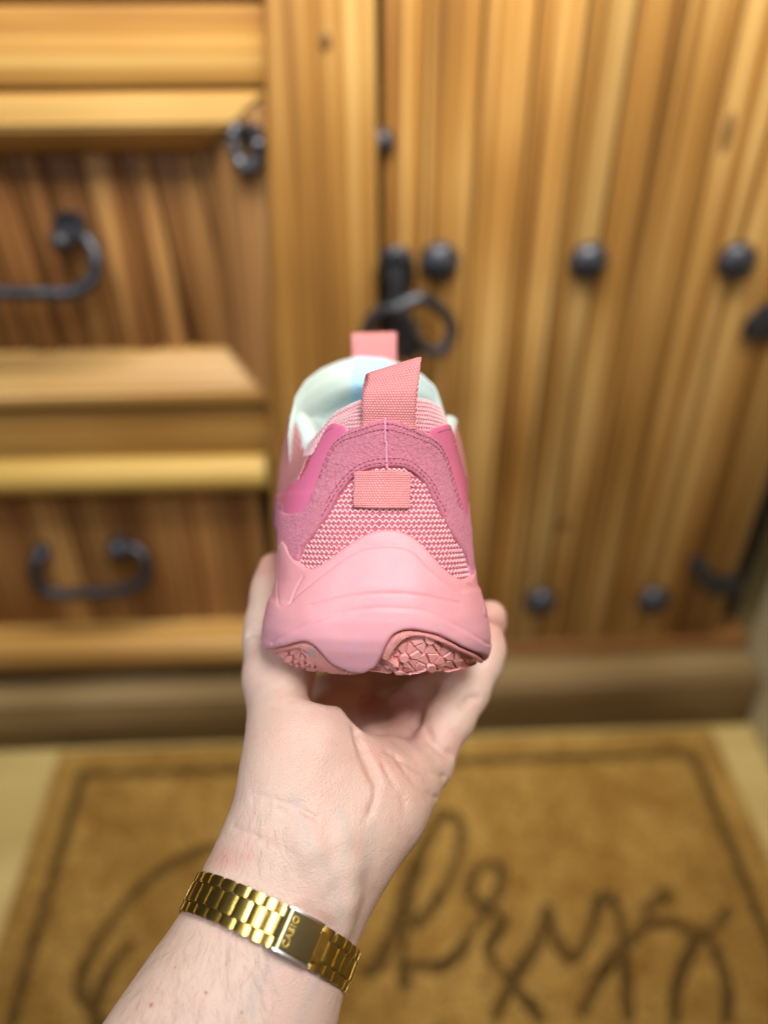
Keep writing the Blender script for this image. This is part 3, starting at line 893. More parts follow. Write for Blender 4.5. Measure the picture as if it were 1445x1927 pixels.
def tread(centres, area, R0, n=8):
    A = np.array(area, float); CS = np.array([c[:2] for c in centres], float)
    def ok(p, me_):
        if not inside(np.array([p]), A)[0] or segdist(np.array([p]), A)[0] < 1.2: return False
        d = np.linalg.norm((CS - np.array(p)) * np.array([1, 1.25]), axis=1)
        return d[me_] <= min(d[k] for k in range(len(CS)) if k != me_) - 2.0
    for ci, (cx, cy, a0, hub) in enumerate(centres):
        def reach(an):
            r = R0 * .40
            while r < R0 * 1.25 and ok((cx + r * math.cos(an), cy + .8 * r * math.sin(an)), ci): r += .7
            return r
        for i in range(n):
            a1, a2 = a0 + 2 * math.pi * i / n + .07, a0 + 2 * math.pi * (i + 1) / n - .07
            am = (a1 + a2) / 2
            r1 = R0 * .42
            rs = [reach(a1), reach(am), reach(a2)]
            if max(rs) < r1 + 4: continue
            rs = [max(r, r1 + 1.5) for r in rs]
            q = [(cx + r1 * math.cos(a1 + .09), cy + .8 * r1 * math.sin(a1 + .09))]
            q += [(cx + r * math.cos(a), cy + .8 * r * math.sin(a)) for r, a in zip(rs, (a1, am, a2))]
            q += [(cx + r1 * math.cos(a2 - .09), cy + .8 * r1 * math.sin(a2 - .09))]
            lug(q, .10 + .40 * ((i * 5 + ci) % 3) / 2)
        if hub and inside(np.array([(cx, cy)]), A)[0]:
            lug([(cx + R0 * .33 * math.cos(2 * math.pi * i / 12), cy + .8 * R0 * .33 * math.sin(2 * math.pi * i / 12)) for i in range(12)], 1.0, 'tread_knob')
tread([(760, 1237, .2, 1), (811, 1255, .5, 1), (808, 1204, .3, 1), (856, 1220, .1, 1), (861, 1263, .4, 1), (899, 1252, .2, 1), (750, 1268, .6, 1)], right_area, 27)
tread([(546, 1238, .2, 1), (582, 1243, .5, 0), (606, 1264, .3, 0), (568, 1262, .0, 0)], left_area, 23, 7)

# ------------------------------------------------------------------ knit strands on the heel panel and collar
suede_in = [(548, 1066), (564, 1056), (571, 1037), (597, 1000), (620, 967), (632, 946), (647, 922), (667, 898), (688, 885), (722, 879), (757, 880), (778, 891), (798, 911), (816, 943), (833, 974), (845, 1000), (858, 1020), (872, 1044), (882, 1077), (886, 1098)]
suede_out_top = [(573, 963), (587, 939), (601, 901), (618, 856), (632, 830), (653, 811), (688, 797), (722, 788), (757, 794), (791, 808), (816, 822), (830, 842), (841, 870), (850, 904), (860, 939), (868, 963), (878, 980), (889, 992)]
sin_uv = catmull(uvs(suede_in), 5); sout_uv = catmull(uvs(suede_out_top), 5)
def knit(name, poly, pu, pv, rad, amp, offh):
    P_ = np.array(poly); lo, hi = P_.min(0), P_.max(0)
    acc = Acc(); r = 0
    v = lo[1]
    while v < hi[1]:
        us = np.arange(lo[0], hi[0], pu / 4)
        ph = 0 if r % 2 == 0 else math.pi
        wav = np.array([(-1, -.25, 1, .25)[int(i + (2 if r % 2 else 0)) % 4] for i in range(len(us))])
        pts = np.stack([us, v + amp * wav], 1)
        ins = inside(pts, poly)
        run = []
        for i in range(len(us) + 1):
            if i < len(us) and ins[i]: run.append((pts[i], wav[i]))
            else:
                if len(run) > 3:
                    W = [Vector(sp(p[0], p[1], offh + .12 * w + rng.normal() * .04)) / 1000 for p, w in run]
                    V, Fc = tube(W, rad / 1000 * (0.9 + .2 * rng.random()), 5); acc.add(V, Fc)
                run = []
        v += pv; r += 1
    me = acc.mesh(name); me.polygons.foreach_set('use_smooth', [True] * len(me.polygons))
    o = link(name, me, upper, M_yarn); tag(o, kind='stuff'); return o
panel_poly = sin_uv + [UV(78, 1110), UV(0, 1110), UV(-78, 1110)]
knit('heel_knit', panel_poly, 2.2, 1.78, .30, .55, .2)
col_poly = [UV(a, 745 if False else (SZ0 - (ztop(a) + 2) / S)) for a in np.linspace(-100, 100, 60)] + [UV(95, 850), UV(60, 830), UV(0, 815), UV(-60, 830), UV(-95, 850)]
# strands on the padded collar follow the roll over the top edge
def collar_pos(u, v, off=0.0):
    th = u / UK; zt_ = ztop(th)
    if v <= zt_: return sp(u, v, off)
    T = 8.5; a = (v - zt_) / (T * .42)
    return sp(u, zt_, -T / 2 + (T / 2 + off) * math.cos(a)) + np.array([0, 0, math.sin(a) * (T * .42 + off)])
acc = Acc(); acc0 = Acc(); r = 0
for v in np.arange(zpy(845), zpy(757) + 5.6, 1.45):
    run = []
    for i, u in enumerate(np.arange(-61, 61, .45)):
        th = u / UK; zz = v - (zpy(757) - ztop(th)) * min(1, max(0, (v - zpy(845)) / (zpy(757) - zpy(845))))
        w = (-1, -.25, 1, .25)[(i + (2 if r % 2 else 0)) % 4]
        run.append(Vector(collar_pos(u, zz + 0.6 * w, .28 + .12 * w)) / 1000)
    V, Fc = tube(run, .23 / 1000, 5); acc.add(V, Fc); r += 1
me = acc.mesh('collar_knit'); me.polygons.foreach_set('use_smooth', [True] * len(me.polygons))
o = link('collar_knit', me, upper, M_yarn); tag(o, kind='stuff')
# ground cloth of the collar roll
bm = bmesh.new(); rows = []
for u in np.linspace(-62, 62, 90):
    th = u / UK; zt_ = ztop(th)
    rows.append([bm.verts.new(Vector(collar_pos(u, z, .12)) / 1000) for z in list(np.linspace(zpy(850) - 2, zt_, 12)) + [zt_ + k for k in (.9, 1.8, 2.7, 3.6, 4.5, 5.4)]])
for i in range(len(rows) - 1):
    for k in range(len(rows[0]) - 1):
        f = bm.faces.new((rows[i][k], rows[i + 1][k], rows[i + 1][k + 1], rows[i][k + 1])); f.smooth = True
bmesh.ops.recalc_face_normals(bm, faces=bm.faces[:])
link('collar', bm_mesh('collar', bm), shoe, M_knit0)

# ------------------------------------------------------------------ film overlays, suede, textile flanks
ovl_l = uvs([(632, 796), (655, 806), (646, 830), (630, 858), (612, 905), (598, 942), (582, 975), (560, 995), (528, 975)]) + [UV(-112, 965), UV(-112, 935)] + uvs([(530, 926), (548, 911), (566, 900), (584, 872), (602, 834), (619, 803)])
patch('side_overlay', catmull(ovl_l, 4, closed=True), .7, M_film, edge=.7, step=1.1, base=.15)
ovl_r = uvs([(805, 812), (822, 802), (842, 798), (849, 812), (856, 842), (868, 880), (882, 915), (888, 945)]) + [UV(112, 945), UV(112, 985)] + uvs([(886, 985), (862, 965), (845, 925), (832, 880), (820, 845)])
patch('side_overlay', catmull(ovl_r, 4, closed=True), .7, M_film, edge=.7, step=1.1, base=.15)
for s in (-1, 1):                                    # woven flank panels with the leather foot below
    fl_ = [UV(s * 72, 930), UV(s * 72, 850)] + [UV(s * a, SZ0 - (ztop(s * a) - .3) / S) for a in np.linspace(74, 118, 40)] + [UV(s * 120, 1000), UV(s * 112, 985), UV(s * 96, 950)]
    patch('flank_panel', fl_, .25, M_fine, edge=.5, step=1.4, base=.1)
    lf = [UV(s * 70, 1000), UV(s * 80, 962), UV(s * 95, 940), UV(s * 104, 948), UV(s * 112, 965), UV(s * 128, 960), UV(s * 150, 985), UV(s * 150, 1110), UV(s * 72, 1110)]
    patch('flank_leather', catmull(lf, 5, closed=True), 1.0, M_leather, edge=1.2, step=1.4, base=.1)
suede_poly = [UV(-96, 985), uvpx(527, 958), uvpx(548, 967)] + sout_uv + [UV(92, 1010), UV(92, 1108)] + [UV(80, 1108)] + sin_uv[::-1] + [UV(-74, 1108), UV(-96, 1108)]
seam_uv = uvs([(725, 786), (727, 832), (728, 882)])
sg = groove([resample(seam_uv, 1, False)], .5, .5)
def suede_h(q, dist): return vnoise(q, 1.3, 1) * .10 + vnoise(q, .35, 5) * .14 + sg(q, dist)
suede = patch('suede_overlay', suede_poly, 1.25, M_suede, edge=1.0, step=.85, base=.2, hfun=suede_h)

# stitching
def stitches(name, lines, ln, gapn, h, rad, mat, parent):
    acc = Acc()
    for l in lines:
        q = resample(l, .25, False); seg = np.linalg.norm(np.diff(q, axis=0), axis=1); s = np.concatenate([[0], np.cumsum(seg)])
        x = .4
        while x + ln < s[-1]:
            ps = []
            for k in range(4):
                w = x + ln * k / 3
                p = np.array([np.interp(w, s, q[:, 0]), np.interp(w, s, q[:, 1])]) + rng.normal(0, .04, 2)
                ps.append(Vector(sp(p[0], p[1], h - (.22 if k in (0, 3) else 0))) / 1000)
            V, Fc = tube(ps, rad / 1000, 5); acc.add(V, Fc); x += ln + gapn
    o = link(name, acc.mesh(name), parent, mat); tag(o, kind='stuff'); return o
def inset(line, d):
    q = np.array(line); t_ = np.gradient(q, axis=0); n = np.stack([t_[:, 1], -t_[:, 0]], 1); n /= np.linalg.norm(n, axis=1)[:, None]
    return q + n * d
st_lines = [inset(sout_uv[10:75], 1.8), inset(sout_uv[12:73], 3.5), inset(sin_uv[18:70], -1.5), inset(sin_uv[22:66], -3.0)]
stitches('stitching', st_lines, 1.25, .75, 1.62, .19, M_stitch, suede)
stitches('centre_seam', [np.array(catmull(seam_uv, 8))], 0.7, .05, 1.36, .42, M_seam, suede)
film_l = inset(np.array(catmull(uvs([(632, 800), (615, 812), (600, 838), (583, 872), (566, 903)]), 8)), -1.0)
stitches('stitching', [film_l], 1.2, .7, .95, .15, M_stitch, upper)
film_r = inset(np.array(catmull(uvs([(818, 808), (840, 803), (847, 815), (854, 842), (866, 880), (878, 912)]), 8)), 1.0)
stitches('stitching', [film_r], 1.2, .7, .95, .15, M_stitch, upper)

# ------------------------------------------------------------------ woven heel tag
tag_poly = uvs([(669, 887), (720, 884), (771, 888), (770, 925), (768, 959), (720, 959), (667, 956), (668, 920)])
patch('heel_tag', tag_poly, .9, M_web, edge=.35, step=.9, base=1.35, drop=.9)

# ------------------------------------------------------------------ pull loops
def ribbon(name, rows, mat, thick=.9):
    """rows: list of (left point, right point) in shoe mm; a folded strap with thickness"""
    A = catmull([r[0] for r in rows], 7); B = catmull([r[1] for r in rows], 7)
    bm = bmesh.new(); uvl = bm.loops.layers.uv.new('UVMap'); uvd = {}
    n = len(A); M = 14; top, bot = [], []
    ln = 0
    for i in range(n):
        if i: ln += np.linalg.norm((A[i] + B[i]) / 2 - (A[i - 1] + B[i - 1]) / 2)
        t_ = ((A[min(i + 1, n - 1)] + B[min(i + 1, n - 1)]) - (A[max(i - 1, 0)] + B[max(i - 1, 0)])) / 2
        nn = np.cross(B[i] - A[i], t_); nn /= np.linalg.norm(nn) + 1e-9
        W = np.linalg.norm(B[i] - A[i])
        ra, rb = [], []
        for k in range(M + 1):
            s = k / M; p = A[i] * (1 - s) + B[i] * s
            e = thick / 2 * (1 if 0 < k < M else .35)
            va = bm.verts.new(Vector(p + nn * e) / 1000); vb = bm.verts.new(Vector(p - nn * e) / 1000)
            uvd[va] = uvd[vb] = (s * W, ln); ra.append(va); rb.append(vb)
        top.append(ra); bot.append(rb)
    for i in range(n - 1):
        for k in range(M):
            bm.faces.new((top[i][k], top[i][k + 1], top[i + 1][k + 1], top[i + 1][k])); bm.faces.new((bot[i][k], bot[i + 1][k], bot[i + 1][k + 1], bot[i][k + 1]))
        bm.faces.new((top[i][0], top[i + 1][0], bot[i + 1][0], bot[i][0])); bm.faces.new((top[i][M], bot[i][M], bot[i + 1][M], top[i + 1][M]))
    bm.faces.new(top[0] + bot[0][::-1]); bm.faces.new((top[-1] + bot[-1][::-1])[::-1])
    bmesh.ops.recalc_face_normals(bm, faces=bm.faces[:])
    for f in bm.faces:
        f.smooth = True
        for l in f.loops: l[uvl].uv = uvd[l.vert]
    return link(name, bm_mesh(name, bm), shoe, mat)
G = shoe_px
ribbon('heel_pull_loop', [
    (G(680, 806, 5.3), G(781, 808, 5.3)), (G(681, 790, 4.7), G(781, 793, 4.7)), (G(681, 768, 3.2), G(783, 769, 2.8)), (G(684, 740, 2.5), G(785, 738, 1.4)),
    (G(690, 722, 4.0), G(789, 708, 2.2)), (G(692, 711, 4.6), G(791, 688, 3.0)), (G(691.5, 705.5, 6.2), G(792.5, 675, 4.4)), (G(688, 706, 8.2), G(793, 673, 6.4)),
    (G(684, 722, 9.6), G(791, 684, 8.0)), (G(681, 745, 9.4), G(788, 715, 8.6)), (G(680, 768, 9.0), G(785, 755, 9.0)), (G(680, 790, 10.5), G(783, 790, 10.5))], M_web)
YT = 126.0
ribbon('tongue_pull_loop', [
    (G(662, 720, YT - 2), G(746, 722, YT - 2)), (G(662, 690, YT - 3), G(746, 692, YT - 3)), (G(662, 660, YT - 3.5), G(746, 660, YT - 3.5)), (G(661, 637, YT - 3), G(746, 636, YT - 3)),
    (G(661, 629, YT), G(746, 627, YT)), (G(661, 631, YT + 3), G(746, 629, YT + 3)), (G(662, 650, YT + 4), G(746, 650, YT + 4)), (G(663, 700, YT + 5), G(746, 700, YT + 5))], M_web)

# ------------------------------------------------------------------ padded tongue
def tongue():
    us = np.linspace(-1, 1, 61)
    topy = lambda u: float(np.interp(u, [-1, -.93, -.8, -.6, -.35, -.1, .2, .45, .7, .88, 1], [792, 742, 712, 690, 675, 666, 670, 681, 700, 724, 775]))
    bm = bmesh.new(); rows = []
    for u in us:
        ybase = 118 - 62 * abs(u) ** 2.0
        px0 = 691 + 147 * u
        r = []
        tp = topy(u)
        T = 13.0 * (1 - .3 * abs(u) ** 6)
        p = G(px0, tp, ybase)
        for k in range(10):                                # rolled top (front to back)
            a = math.pi * k / 9
            r.append(('b', p + np.array([0, T / 2 - T / 2 * math.cos(a), -T * .4 + math.sin(a) * T * .4])))
        front = []
        for k in range(1, 20):
            pad = 3.2 * math.sin(min(1, k / 7) * math.pi)
            front.append(p + np.array([-(u * .9) * k * .15, -pad * .8 + (26 * (1 - math.exp(-max(0, k - 4.0) / 2.2)) + k * .5) * max(0, 1 - abs(u) ** 4) - 2.2, -T * .4 - k * 2.8]))
        back = [p + np.array([0, T, -T * .4 - k * 4.0]) for k in range(1, 12)]
        rows.append([bm.verts.new(Vector(q) / 1000) for q in front[::-1] + [x[1] for x in r] + back])
    for i in range(len(rows) - 1):
        for k in range(len(rows[0]) - 1):
            f = bm.faces.new((rows[i][k], rows[i + 1][k], rows[i + 1][k + 1], rows[i][k + 1])); f.smooth = True
    bmesh.ops.recalc_face_normals(bm, faces=bm.faces[:])
    o = link('tongue', bm_mesh('tongue', bm), shoe, M_mint)
    o.data.materials.append(M_blue)
    nr = len(rows[0]) - 1
    for fi, f in enumerate(o.data.polygons):
        u = us[fi // nr]
        if -.20 < u < .30: f.material_index = 1
    return o
tongue()

# ================================================================== HAND AND FOREARM
# built in lens-aligned millimetres: x right, y up, w away; then set into the world
def C(px, py, d): return np.array([(px - CX) / F * d, -(py - CY) / F * d, d])
VOX = 0.85
lo = np.array([-212., -392., 118.]); hi = np.array([62., 2., 420.])
nx, ny, nz = [int(math.ceil((h - l) / VOX)) + 1 for l, h in zip(lo, hi)]
Fd = np.full((nx, ny, nz), 60.0, np.float32)
ax = [lo[i] + VOX * np.arange(n) for i, n in enumerate((nx, ny, nz))]
def grid_box(a, b, m):
    sl = []
    for i in range(3):
        l = max(0, int((min(a[i], b[i]) - m - lo[i]) / VOX)); h = min((nx, ny, nz)[i], int((max(a[i], b[i]) + m - lo[i]) / VOX) + 2)
        sl.append(slice(l, max(l, h)))
    return tuple(sl)
def cone(a, b, r1, r2, k=6.0, sub=False):
    """smooth union (or subtraction) of a round cone"""
    a, b = np.array(a, float), np.array(b, float)
    m = max(r1, r2) + k + 6
    sl = grid_box(a, b, m)
    X = ax[0][sl[0]][:, None, None]; Y = ax[1][sl[1]][None, :, None]; Z = ax[2][sl[2]][None, None, :]
    ba = b - a; L2 = ba @ ba + 1e-9
    t = np.clip(((X - a[0]) * ba[0] + (Y - a[1]) * ba[1] + (Z - a[2]) * ba[2]) / L2, 0, 1)
    d = np.sqrt((X - a[0] - t * ba[0]) ** 2 + (Y - a[1] - t * ba[1]) ** 2 + (Z - a[2] - t * ba[2]) ** 2) - (r1 + (r2 - r1) * t)
    f = Fd[sl]
    if sub:
        h = np.maximum(k - np.abs(f + d), 0) / k
        Fd[sl] = np.maximum(f, -d) + h * h * k * .25
    else:
        h = np.maximum(k - np.abs(f - d), 0) / k
        Fd[sl] = np.minimum(f, d) - h * h * k * .25
def chain(pts, k=6.0):
    for (p, r), (q, s) in zip(pts[:-1], pts[1:]): cone(p, q, r, s, k)
perp = np.array([.90, -.43, 0.0])                      # across the wrist (x right, y up)
def wrist(px, py, d, half): return C(px, py, d)
# forearm: two side-by-side cones (radius and ulna)
fa = [((-700, 4100), 165, 50, 30), ((105, 2560), 232, 44, 26), ((300, 2170), 258, 37.5, 25), ((404, 1980), 274, 33.5, 24), ((462, 1865), 282, 30.8, 22.5), ((507, 1756), 289, 27.0, 20.0), ((550, 1660), 295, 27.6, 19.5)]
for s in (-1, 1):
    ch = []
    for (p, d, w, r) in fa: ch.append((C(p[0], p[1], d) + perp * s * (w - r), r))
    chain(ch, 10)
chain([(C(p[0], p[1], d), r) for (p, d, w, r) in fa], 8)
# thenar mass and thumb
chain([(C(508, 1650, 293), 18), (C(556, 1530, 297), 18.0), (C(570, 1420, 303), 18.2), (C(556, 1335, 316), 16)], 14)
chain([(C(556, 1345, 315), 16), (C(531, 1275, 327), 14.2), (C(519, 1205, 340), 12), (C(519, 1165, 347), 10.8), (C(521, 1110, 355), 9.6), (C(518, 1069, 360), 7.0)], 7)
# hypothenar mass
chain([(C(600, 1680, 297), 16), (C(655, 1585, 301), 17), (C(714, 1505, 309), 17.6), (C(754, 1470, 317), 13.6)], 10)
# heel of the hand and palm
chain([(C(575, 1640, 296), 19.5), (C(622, 1545, 301), 18.5), (C(650, 1470, 308), 16.5), (C(668, 1436, 320), 13)], 12)
chain([(C(585, 1420, 322), 13), (C(632, 1345, 372), 12)], 10)
chain([(C(700, 1462, 322), 13), (C(712, 1395, 345), 11.5)], 10)
# metacarpals behind the hollow
chain([(C(575, 1545, 306), 13), (C(588, 1440, 338), 12.5), (C(605, 1330, 378), 12)], 10)
chain([(C(618, 1545, 308), 13), (C(640, 1450, 340), 12.5), (C(668, 1345, 384), 12)], 10)
chain([(C(655, 1545, 310), 13), (C(692, 1455, 338), 12.0), (C(728, 1372, 372), 11)], 10)
# hollow of the palm and creases
cone(C(650, 1372, 314), C(690, 1322, 342), 9, 17, 8, True)
cone(C(618, 1305, 322), C(730, 1305, 340), 11, 11, 8, True)
cone(C(735, 1330, 340), C(800, 1300, 350), 12, 12, 6, True)
cone(C(560, 1250, 300), C(600, 1300, 306), 5, 5, 8, True)
# fingers: each its own chain, rooted in the palm
k = 5
chain([(C(770, 1464, 320), 12.5), (C(803, 1438, 327), 9.4), (C(824, 1402, 332), 8.4)], 5)                                      # pinky knuckle
chain([(C(822, 1396, 332), 8.6), (C(846, 1354, 337), 9.7), (C(876, 1302, 344), 9.6), (C(906, 1248, 351), 8.5), (C(917, 1222, 353), 7.6), (C(919, 1200, 354), 6.6)], 2.5)
chain([(C(712, 1412, 337), 12), (C(748, 1392, 342), 8.6)], 6)                                                                # ring
chain([(C(748, 1392, 342), 8.2), (C(766, 1370, 346), 8.0), (C(812, 1335, 364), 8.8), (C(868, 1275, 374), 9.3), (C(905, 1205, 376), 8.8), (C(920, 1172, 372), 7.6), (C(922, 1160, 370), 7.2)], 1.5)
chain([(C(684, 1376, 368), 11), (C(756, 1338, 358), 8.4)], 6)                                                                # middle
chain([(C(756, 1338, 358), 8.0), (C(790, 1311, 362), 8.2), (C(850, 1262, 392), 9.2), (C(885, 1200, 399), 8.5), (C(888, 1170, 398), 7.5)], 1.5)
chain([(C(615, 1330, 372), 12), (C(660, 1300, 382), 10.5)], 8)                                                                # index
chain([(C(660, 1300, 382), 10.5), (C(730, 1270, 396), 9.8), (C(800, 1240, 402), 9.0), (C(845, 1200, 408), 8.0)], 3)
# life line beside the thumb mass, head line, crease at the finger roots
def crease(pts, r=1.5, kk=3.5, sink=.4):
    P_ = catmull(pts, 5)
    for a, b in zip(P_[:-1], P_[1:]): cone(a, b, r, r, kk, True)
# tendons and veins of the wrist: shallow ridges
def surf_front(px, py):
    """front surface of the field along a lens ray"""
    dirv = C(px, py, 1.0)
    for d in np.arange(215, 415, .5):
        p = dirv * d
        i = ((p - lo) / VOX).round().astype(int)
        if (i < 0).any() or (i >= (nx, ny, nz)).any(): continue
        if Fd[tuple(i)] < 0: return p
    return None
def on_skin(pts, sink):
    out = []
    for px, py in pts:
        p = surf_front(px, py)
        if p is not None: out.append(p * (1 + sink / p[2]))
    return out
def ridge(pts, sink, r, kk=5):
    q = on_skin(pts, sink)
    for a, b in zip(q[:-1], q[1:]): cone(a, b, r, r, kk)
def furrow(pts, sink, r, kk=3):
    q = on_skin([tuple(p) for p in catmull(pts, 4)], -sink)
    for a, b in zip(q[:-1], q[1:]): cone(a, b, r, r, kk, True)
ridge([(575, 1560), (590, 1600), (607, 1650), (606, 1690)], 2.4, 3.2, 7)
ridge([(640, 1580), (648, 1630), (645, 1690), (636, 1740)], 2.6, 3.0, 7)
furrow([(668, 1372), (680, 1410), (695, 1444), (708, 1472)], .3, .9, 2.2)
furrow([(708, 1472), (704, 1510), (688, 1545)], .4, .65, 1.0)
furrow([(726, 1412), (765, 1438), (805, 1456), (838, 1463)], .35, .7, 1.1)
furrow([(742, 1422), (766, 1456), (800, 1492), (822, 1502)], .4, .65, 1.0)
furrow([(720, 1440), (744, 1480), (764, 1520)], .42, .62, .9)
furrow([(800, 1372), (812, 1394), (832, 1414), (852, 1424)], .3, 1.1, 1.8)
furrow([(468, 1494), (510, 1503), (556, 1518), (596, 1540)], .42, .62, .9)
furrow([(470, 1506), (505, 1516), (540, 1530)], .45, .6, .8)
furrow([(436, 1556), (500, 1583), (560, 1612)], .45, .6, .8)
furrow([(466, 1195), (480, 1190), (496, 1192)], .3, .7, 1.2)
furrow([(866, 1330), (884, 1316), (900, 1316)], .3, .8, 1.5)

def surface_nets(Fv):
    """naive surface nets: returns verts (grid units) and quads"""
    s = Fv < 0
    c = s[:-1, :-1, :-1].astype(np.int8)
    tot = np.zeros(c.shape, np.int8)
    for dx in (0, 1):
        for dy in (0, 1):
            for dz in (0, 1):
                tot += s[dx:s.shape[0] - 1 + dx, dy:s.shape[1] - 1 + dy, dz:s.shape[2] - 1 + dz]
    cells = np.argwhere((tot > 0) & (tot < 8))
    idx = -np.ones(c.shape, np.int64); idx[tuple(cells.T)] = np.arange(len(cells))
    acc = np.zeros((len(cells), 3)); cnt = np.zeros(len(cells))
    corners = [(0, 0, 0), (1, 0, 0), (0, 1, 0), (1, 1, 0), (0, 0, 1), (1, 0, 1), (0, 1, 1), (1, 1, 1)]
    for a in range(8):
        for b in range(a + 1, 8):
            ca, cb = np.array(corners[a]), np.array(corners[b])
            if np.abs(ca - cb).sum() != 1: continue
            fa_ = Fv[tuple((cells + ca).T)].astype(float); fb = Fv[tuple((cells + cb).T)].astype(float)
            m = (fa_ < 0) != (fb < 0)
            t = np.where(m, fa_ / (fa_ - fb + 1e-12), 0)
            p = ca + t[:, None] * (cb - ca)
            acc[m] += p[m]; cnt[m] += 1
    V = cells + acc / cnt[:, None]
    quads = []
    for axis in range(3):
        u, v = (axis + 1) % 3, (axis + 2) % 3
        sh = [slice(None)] * 3; sh2 = [slice(None)] * 3
        sh[axis] = slice(0, -1); sh2[axis] = slice(1, None)
        A, B = s[tuple(sh)], s[tuple(sh2)]
        e = np.argwhere(A != B)
        ok = (e[:, u] > 0) & (e[:, v] > 0) & (e[:, u] < idx.shape[u]) & (e[:, v] < idx.shape[v])
        e = e[ok]
        def cell(du, dv):
            q = e.copy(); q[:, u] -= du; q[:, v] -= dv
            return idx[tuple(q.T)]
        Q = np.stack([cell(0, 0), cell(1, 0), cell(1, 1), cell(0, 1)], 1)
        fl = A[tuple(e.T)]
        Q[~fl] = Q[~fl][:, ::-1]
        quads.append(Q)
    return V, np.concatenate(quads)
HV, HQ = surface_nets(Fd)
HV = HV * VOX + lo
# relax a little
nb_s = np.zeros_like(HV); nb_c = np.zeros(len(HV))
for it in range(3):
    nb_s[:] = 0; nb_c[:] = 0
    for a, b in ((0, 1), (1, 2), (2, 3), (3, 0)):
        np.add.at(nb_s, HQ[:, a], HV[HQ[:, b]]); np.add.at(nb_c, HQ[:, a], 1)
        np.add.at(nb_s, HQ[:, b], HV[HQ[:, a]]); np.add.at(nb_c, HQ[:, b], 1)
    HV = HV * .5 + .5 * nb_s / nb_c[:, None]
def lens_to_world(p): return CM @ Vector((p[0] / 1000, p[1] / 1000, -p[2] / 1000))
M4 = np.array(CM)
def l2w(A):
    A = np.asarray(A, float) / 1000 * np.array([1, 1, -1])
    return A @ M4[:3, :3].T + M4[:3, 3]
person_loc = lens_to_world(C(511, 1758, 289))
WV = l2w(HV)
me = bpy.data.meshes.new('person')
me.from_pydata([tuple(v) for v in WV - np.array(person_loc)], [], [tuple(q) for q in HQ.tolist()])
me.update()
bm = bmesh.new(); bm.from_mesh(me); bmesh.ops.recalc_face_normals(bm, faces=bm.faces[:]); bm.to_mesh(me); bm.free()
t = NT('pale_skin')
v = t.obj()
n1 = t.noise(v, 22, 4, 0.6); n2 = t.noise(v, 120, 4, 0.6); n3 = t.noise(v, 1400, 3, 0.6); n4 = t.noise(t.obj((1, 1, 1)), 9, 2)
c = t.ramp(n1, [(0.28, (0.62, 0.42, 0.305)), (0.5, (0.67, 0.46, 0.35)), (0.72, (0.67, 0.405, 0.32))])
c = t.mix(t.math('MULTIPLY', t.math('MAXIMUM', t.math('SUBTRACT', n2, 0.55), 0.0), 1.9), c, (0.66, 0.30, 0.25))
c = t.mix(t.math('MULTIPLY', t.math('MAXIMUM', t.math('SUBTRACT', n4, 0.52), 0.0), 1.6), c, (0.62, 0.50, 0.40))
at = t.node('ShaderNodeAttribute', attribute_name='flush'); av = t.node('ShaderNodeAttribute', attribute_name='vein')
c = t.mix(t.math('MULTIPLY', at.outputs['Fac'], t.math('MULTIPLY_ADD', n2, 0.8, 0.25)), c, (0.62, 0.235, 0.185))
c = t.mix(t.math('MULTIPLY', av.outputs['Fac'], 0.3), c, (0.42, 0.385, 0.33))
t.color(c).set(Roughness=0.42, Specular_IOR_Level=0.4, Subsurface_Weight=0.06, Subsurface_Scale=0.002)
t.b.inputs['Subsurface Radius'].default_value = (1.0, 0.35, 0.2)
vo = t.node('ShaderNodeTexVoronoi', feature='DISTANCE_TO_EDGE'); vo.inputs['Scale'].default_value = 900
t.L(v, vo.inputs['Vector'])
hgt = t.math('ADD', t.math('MULTIPLY', n3, 0.7), t.math('ADD', t.math('MULTIPLY', vo.outputs['Distance'], 0.6), t.math('MULTIPLY', n2, 1.5)))
t.bump(hgt, 0.42, 0.0010)
M_skin = t.m
pr = np.stack([CX + HV[:, 0] / HV[:, 2] * F, CY - HV[:, 1] / HV[:, 2] * F], 1)      # where each point of skin lies, as design coordinates
def blot(cx, cy, rx, ry, amp): return amp * np.exp(-((pr[:, 0] - cx) / rx) ** 2 - ((pr[:, 1] - cy) / ry) ** 2)
flush = blot(515, 1060, 40, 45, .8) + blot(925, 1180, 45, 45, .9) + blot(775, 1360, 60, 50, .6) + blot(760, 1480, 70, 60, .45) + blot(560, 1400, 60, 60, .35) + blot(430, 1615, 40, 25, .7) + blot(690, 1420, 60, 40, .45) + blot(610, 1500, 70, 60, .2) + blot(850, 1410, 30, 25, .5)
vein = np.zeros(len(HV))
for vl in ([(555, 1500), (572, 1550), (590, 1600), (628, 1655), (640, 1720)], [(640, 1530), (655, 1590), (640, 1640), (610, 1690)], [(470, 1900), (500, 1830), (560, 1790)], [(600, 1800), (590, 1860), (560, 1930)], [(700, 1560), (690, 1620), (665, 1680)]):
    L_ = np.array(catmull(vl, 6)); dd = np.full(len(HV), 1e9)
    for a, b in zip(L_[:-1], L_[1:]):
        ab = b - a; tt = np.clip(((pr - a) @ ab) / (ab @ ab), 0, 1); dd = np.minimum(dd, np.linalg.norm(pr - a - tt[:, None] * ab, axis=1))
    vein = np.maximum(vein, np.exp(-(dd / 12.0) ** 2))
front = (HV[:, 2] < 345)
for nm, arr in (('flush', np.clip(flush, 0, 1)), ('vein', vein * front)):
    a_ = me.attributes.new(nm, 'FLOAT', 'POINT'); a_.data.foreach_set('value', arr.astype(np.float32))
person = link('person', me, None, M_skin, smooth=True)
person.location = person_loc
tag(person, 'bare left forearm and open hand holding the pink sneaker, gold bracelet at the wrist', 'person')
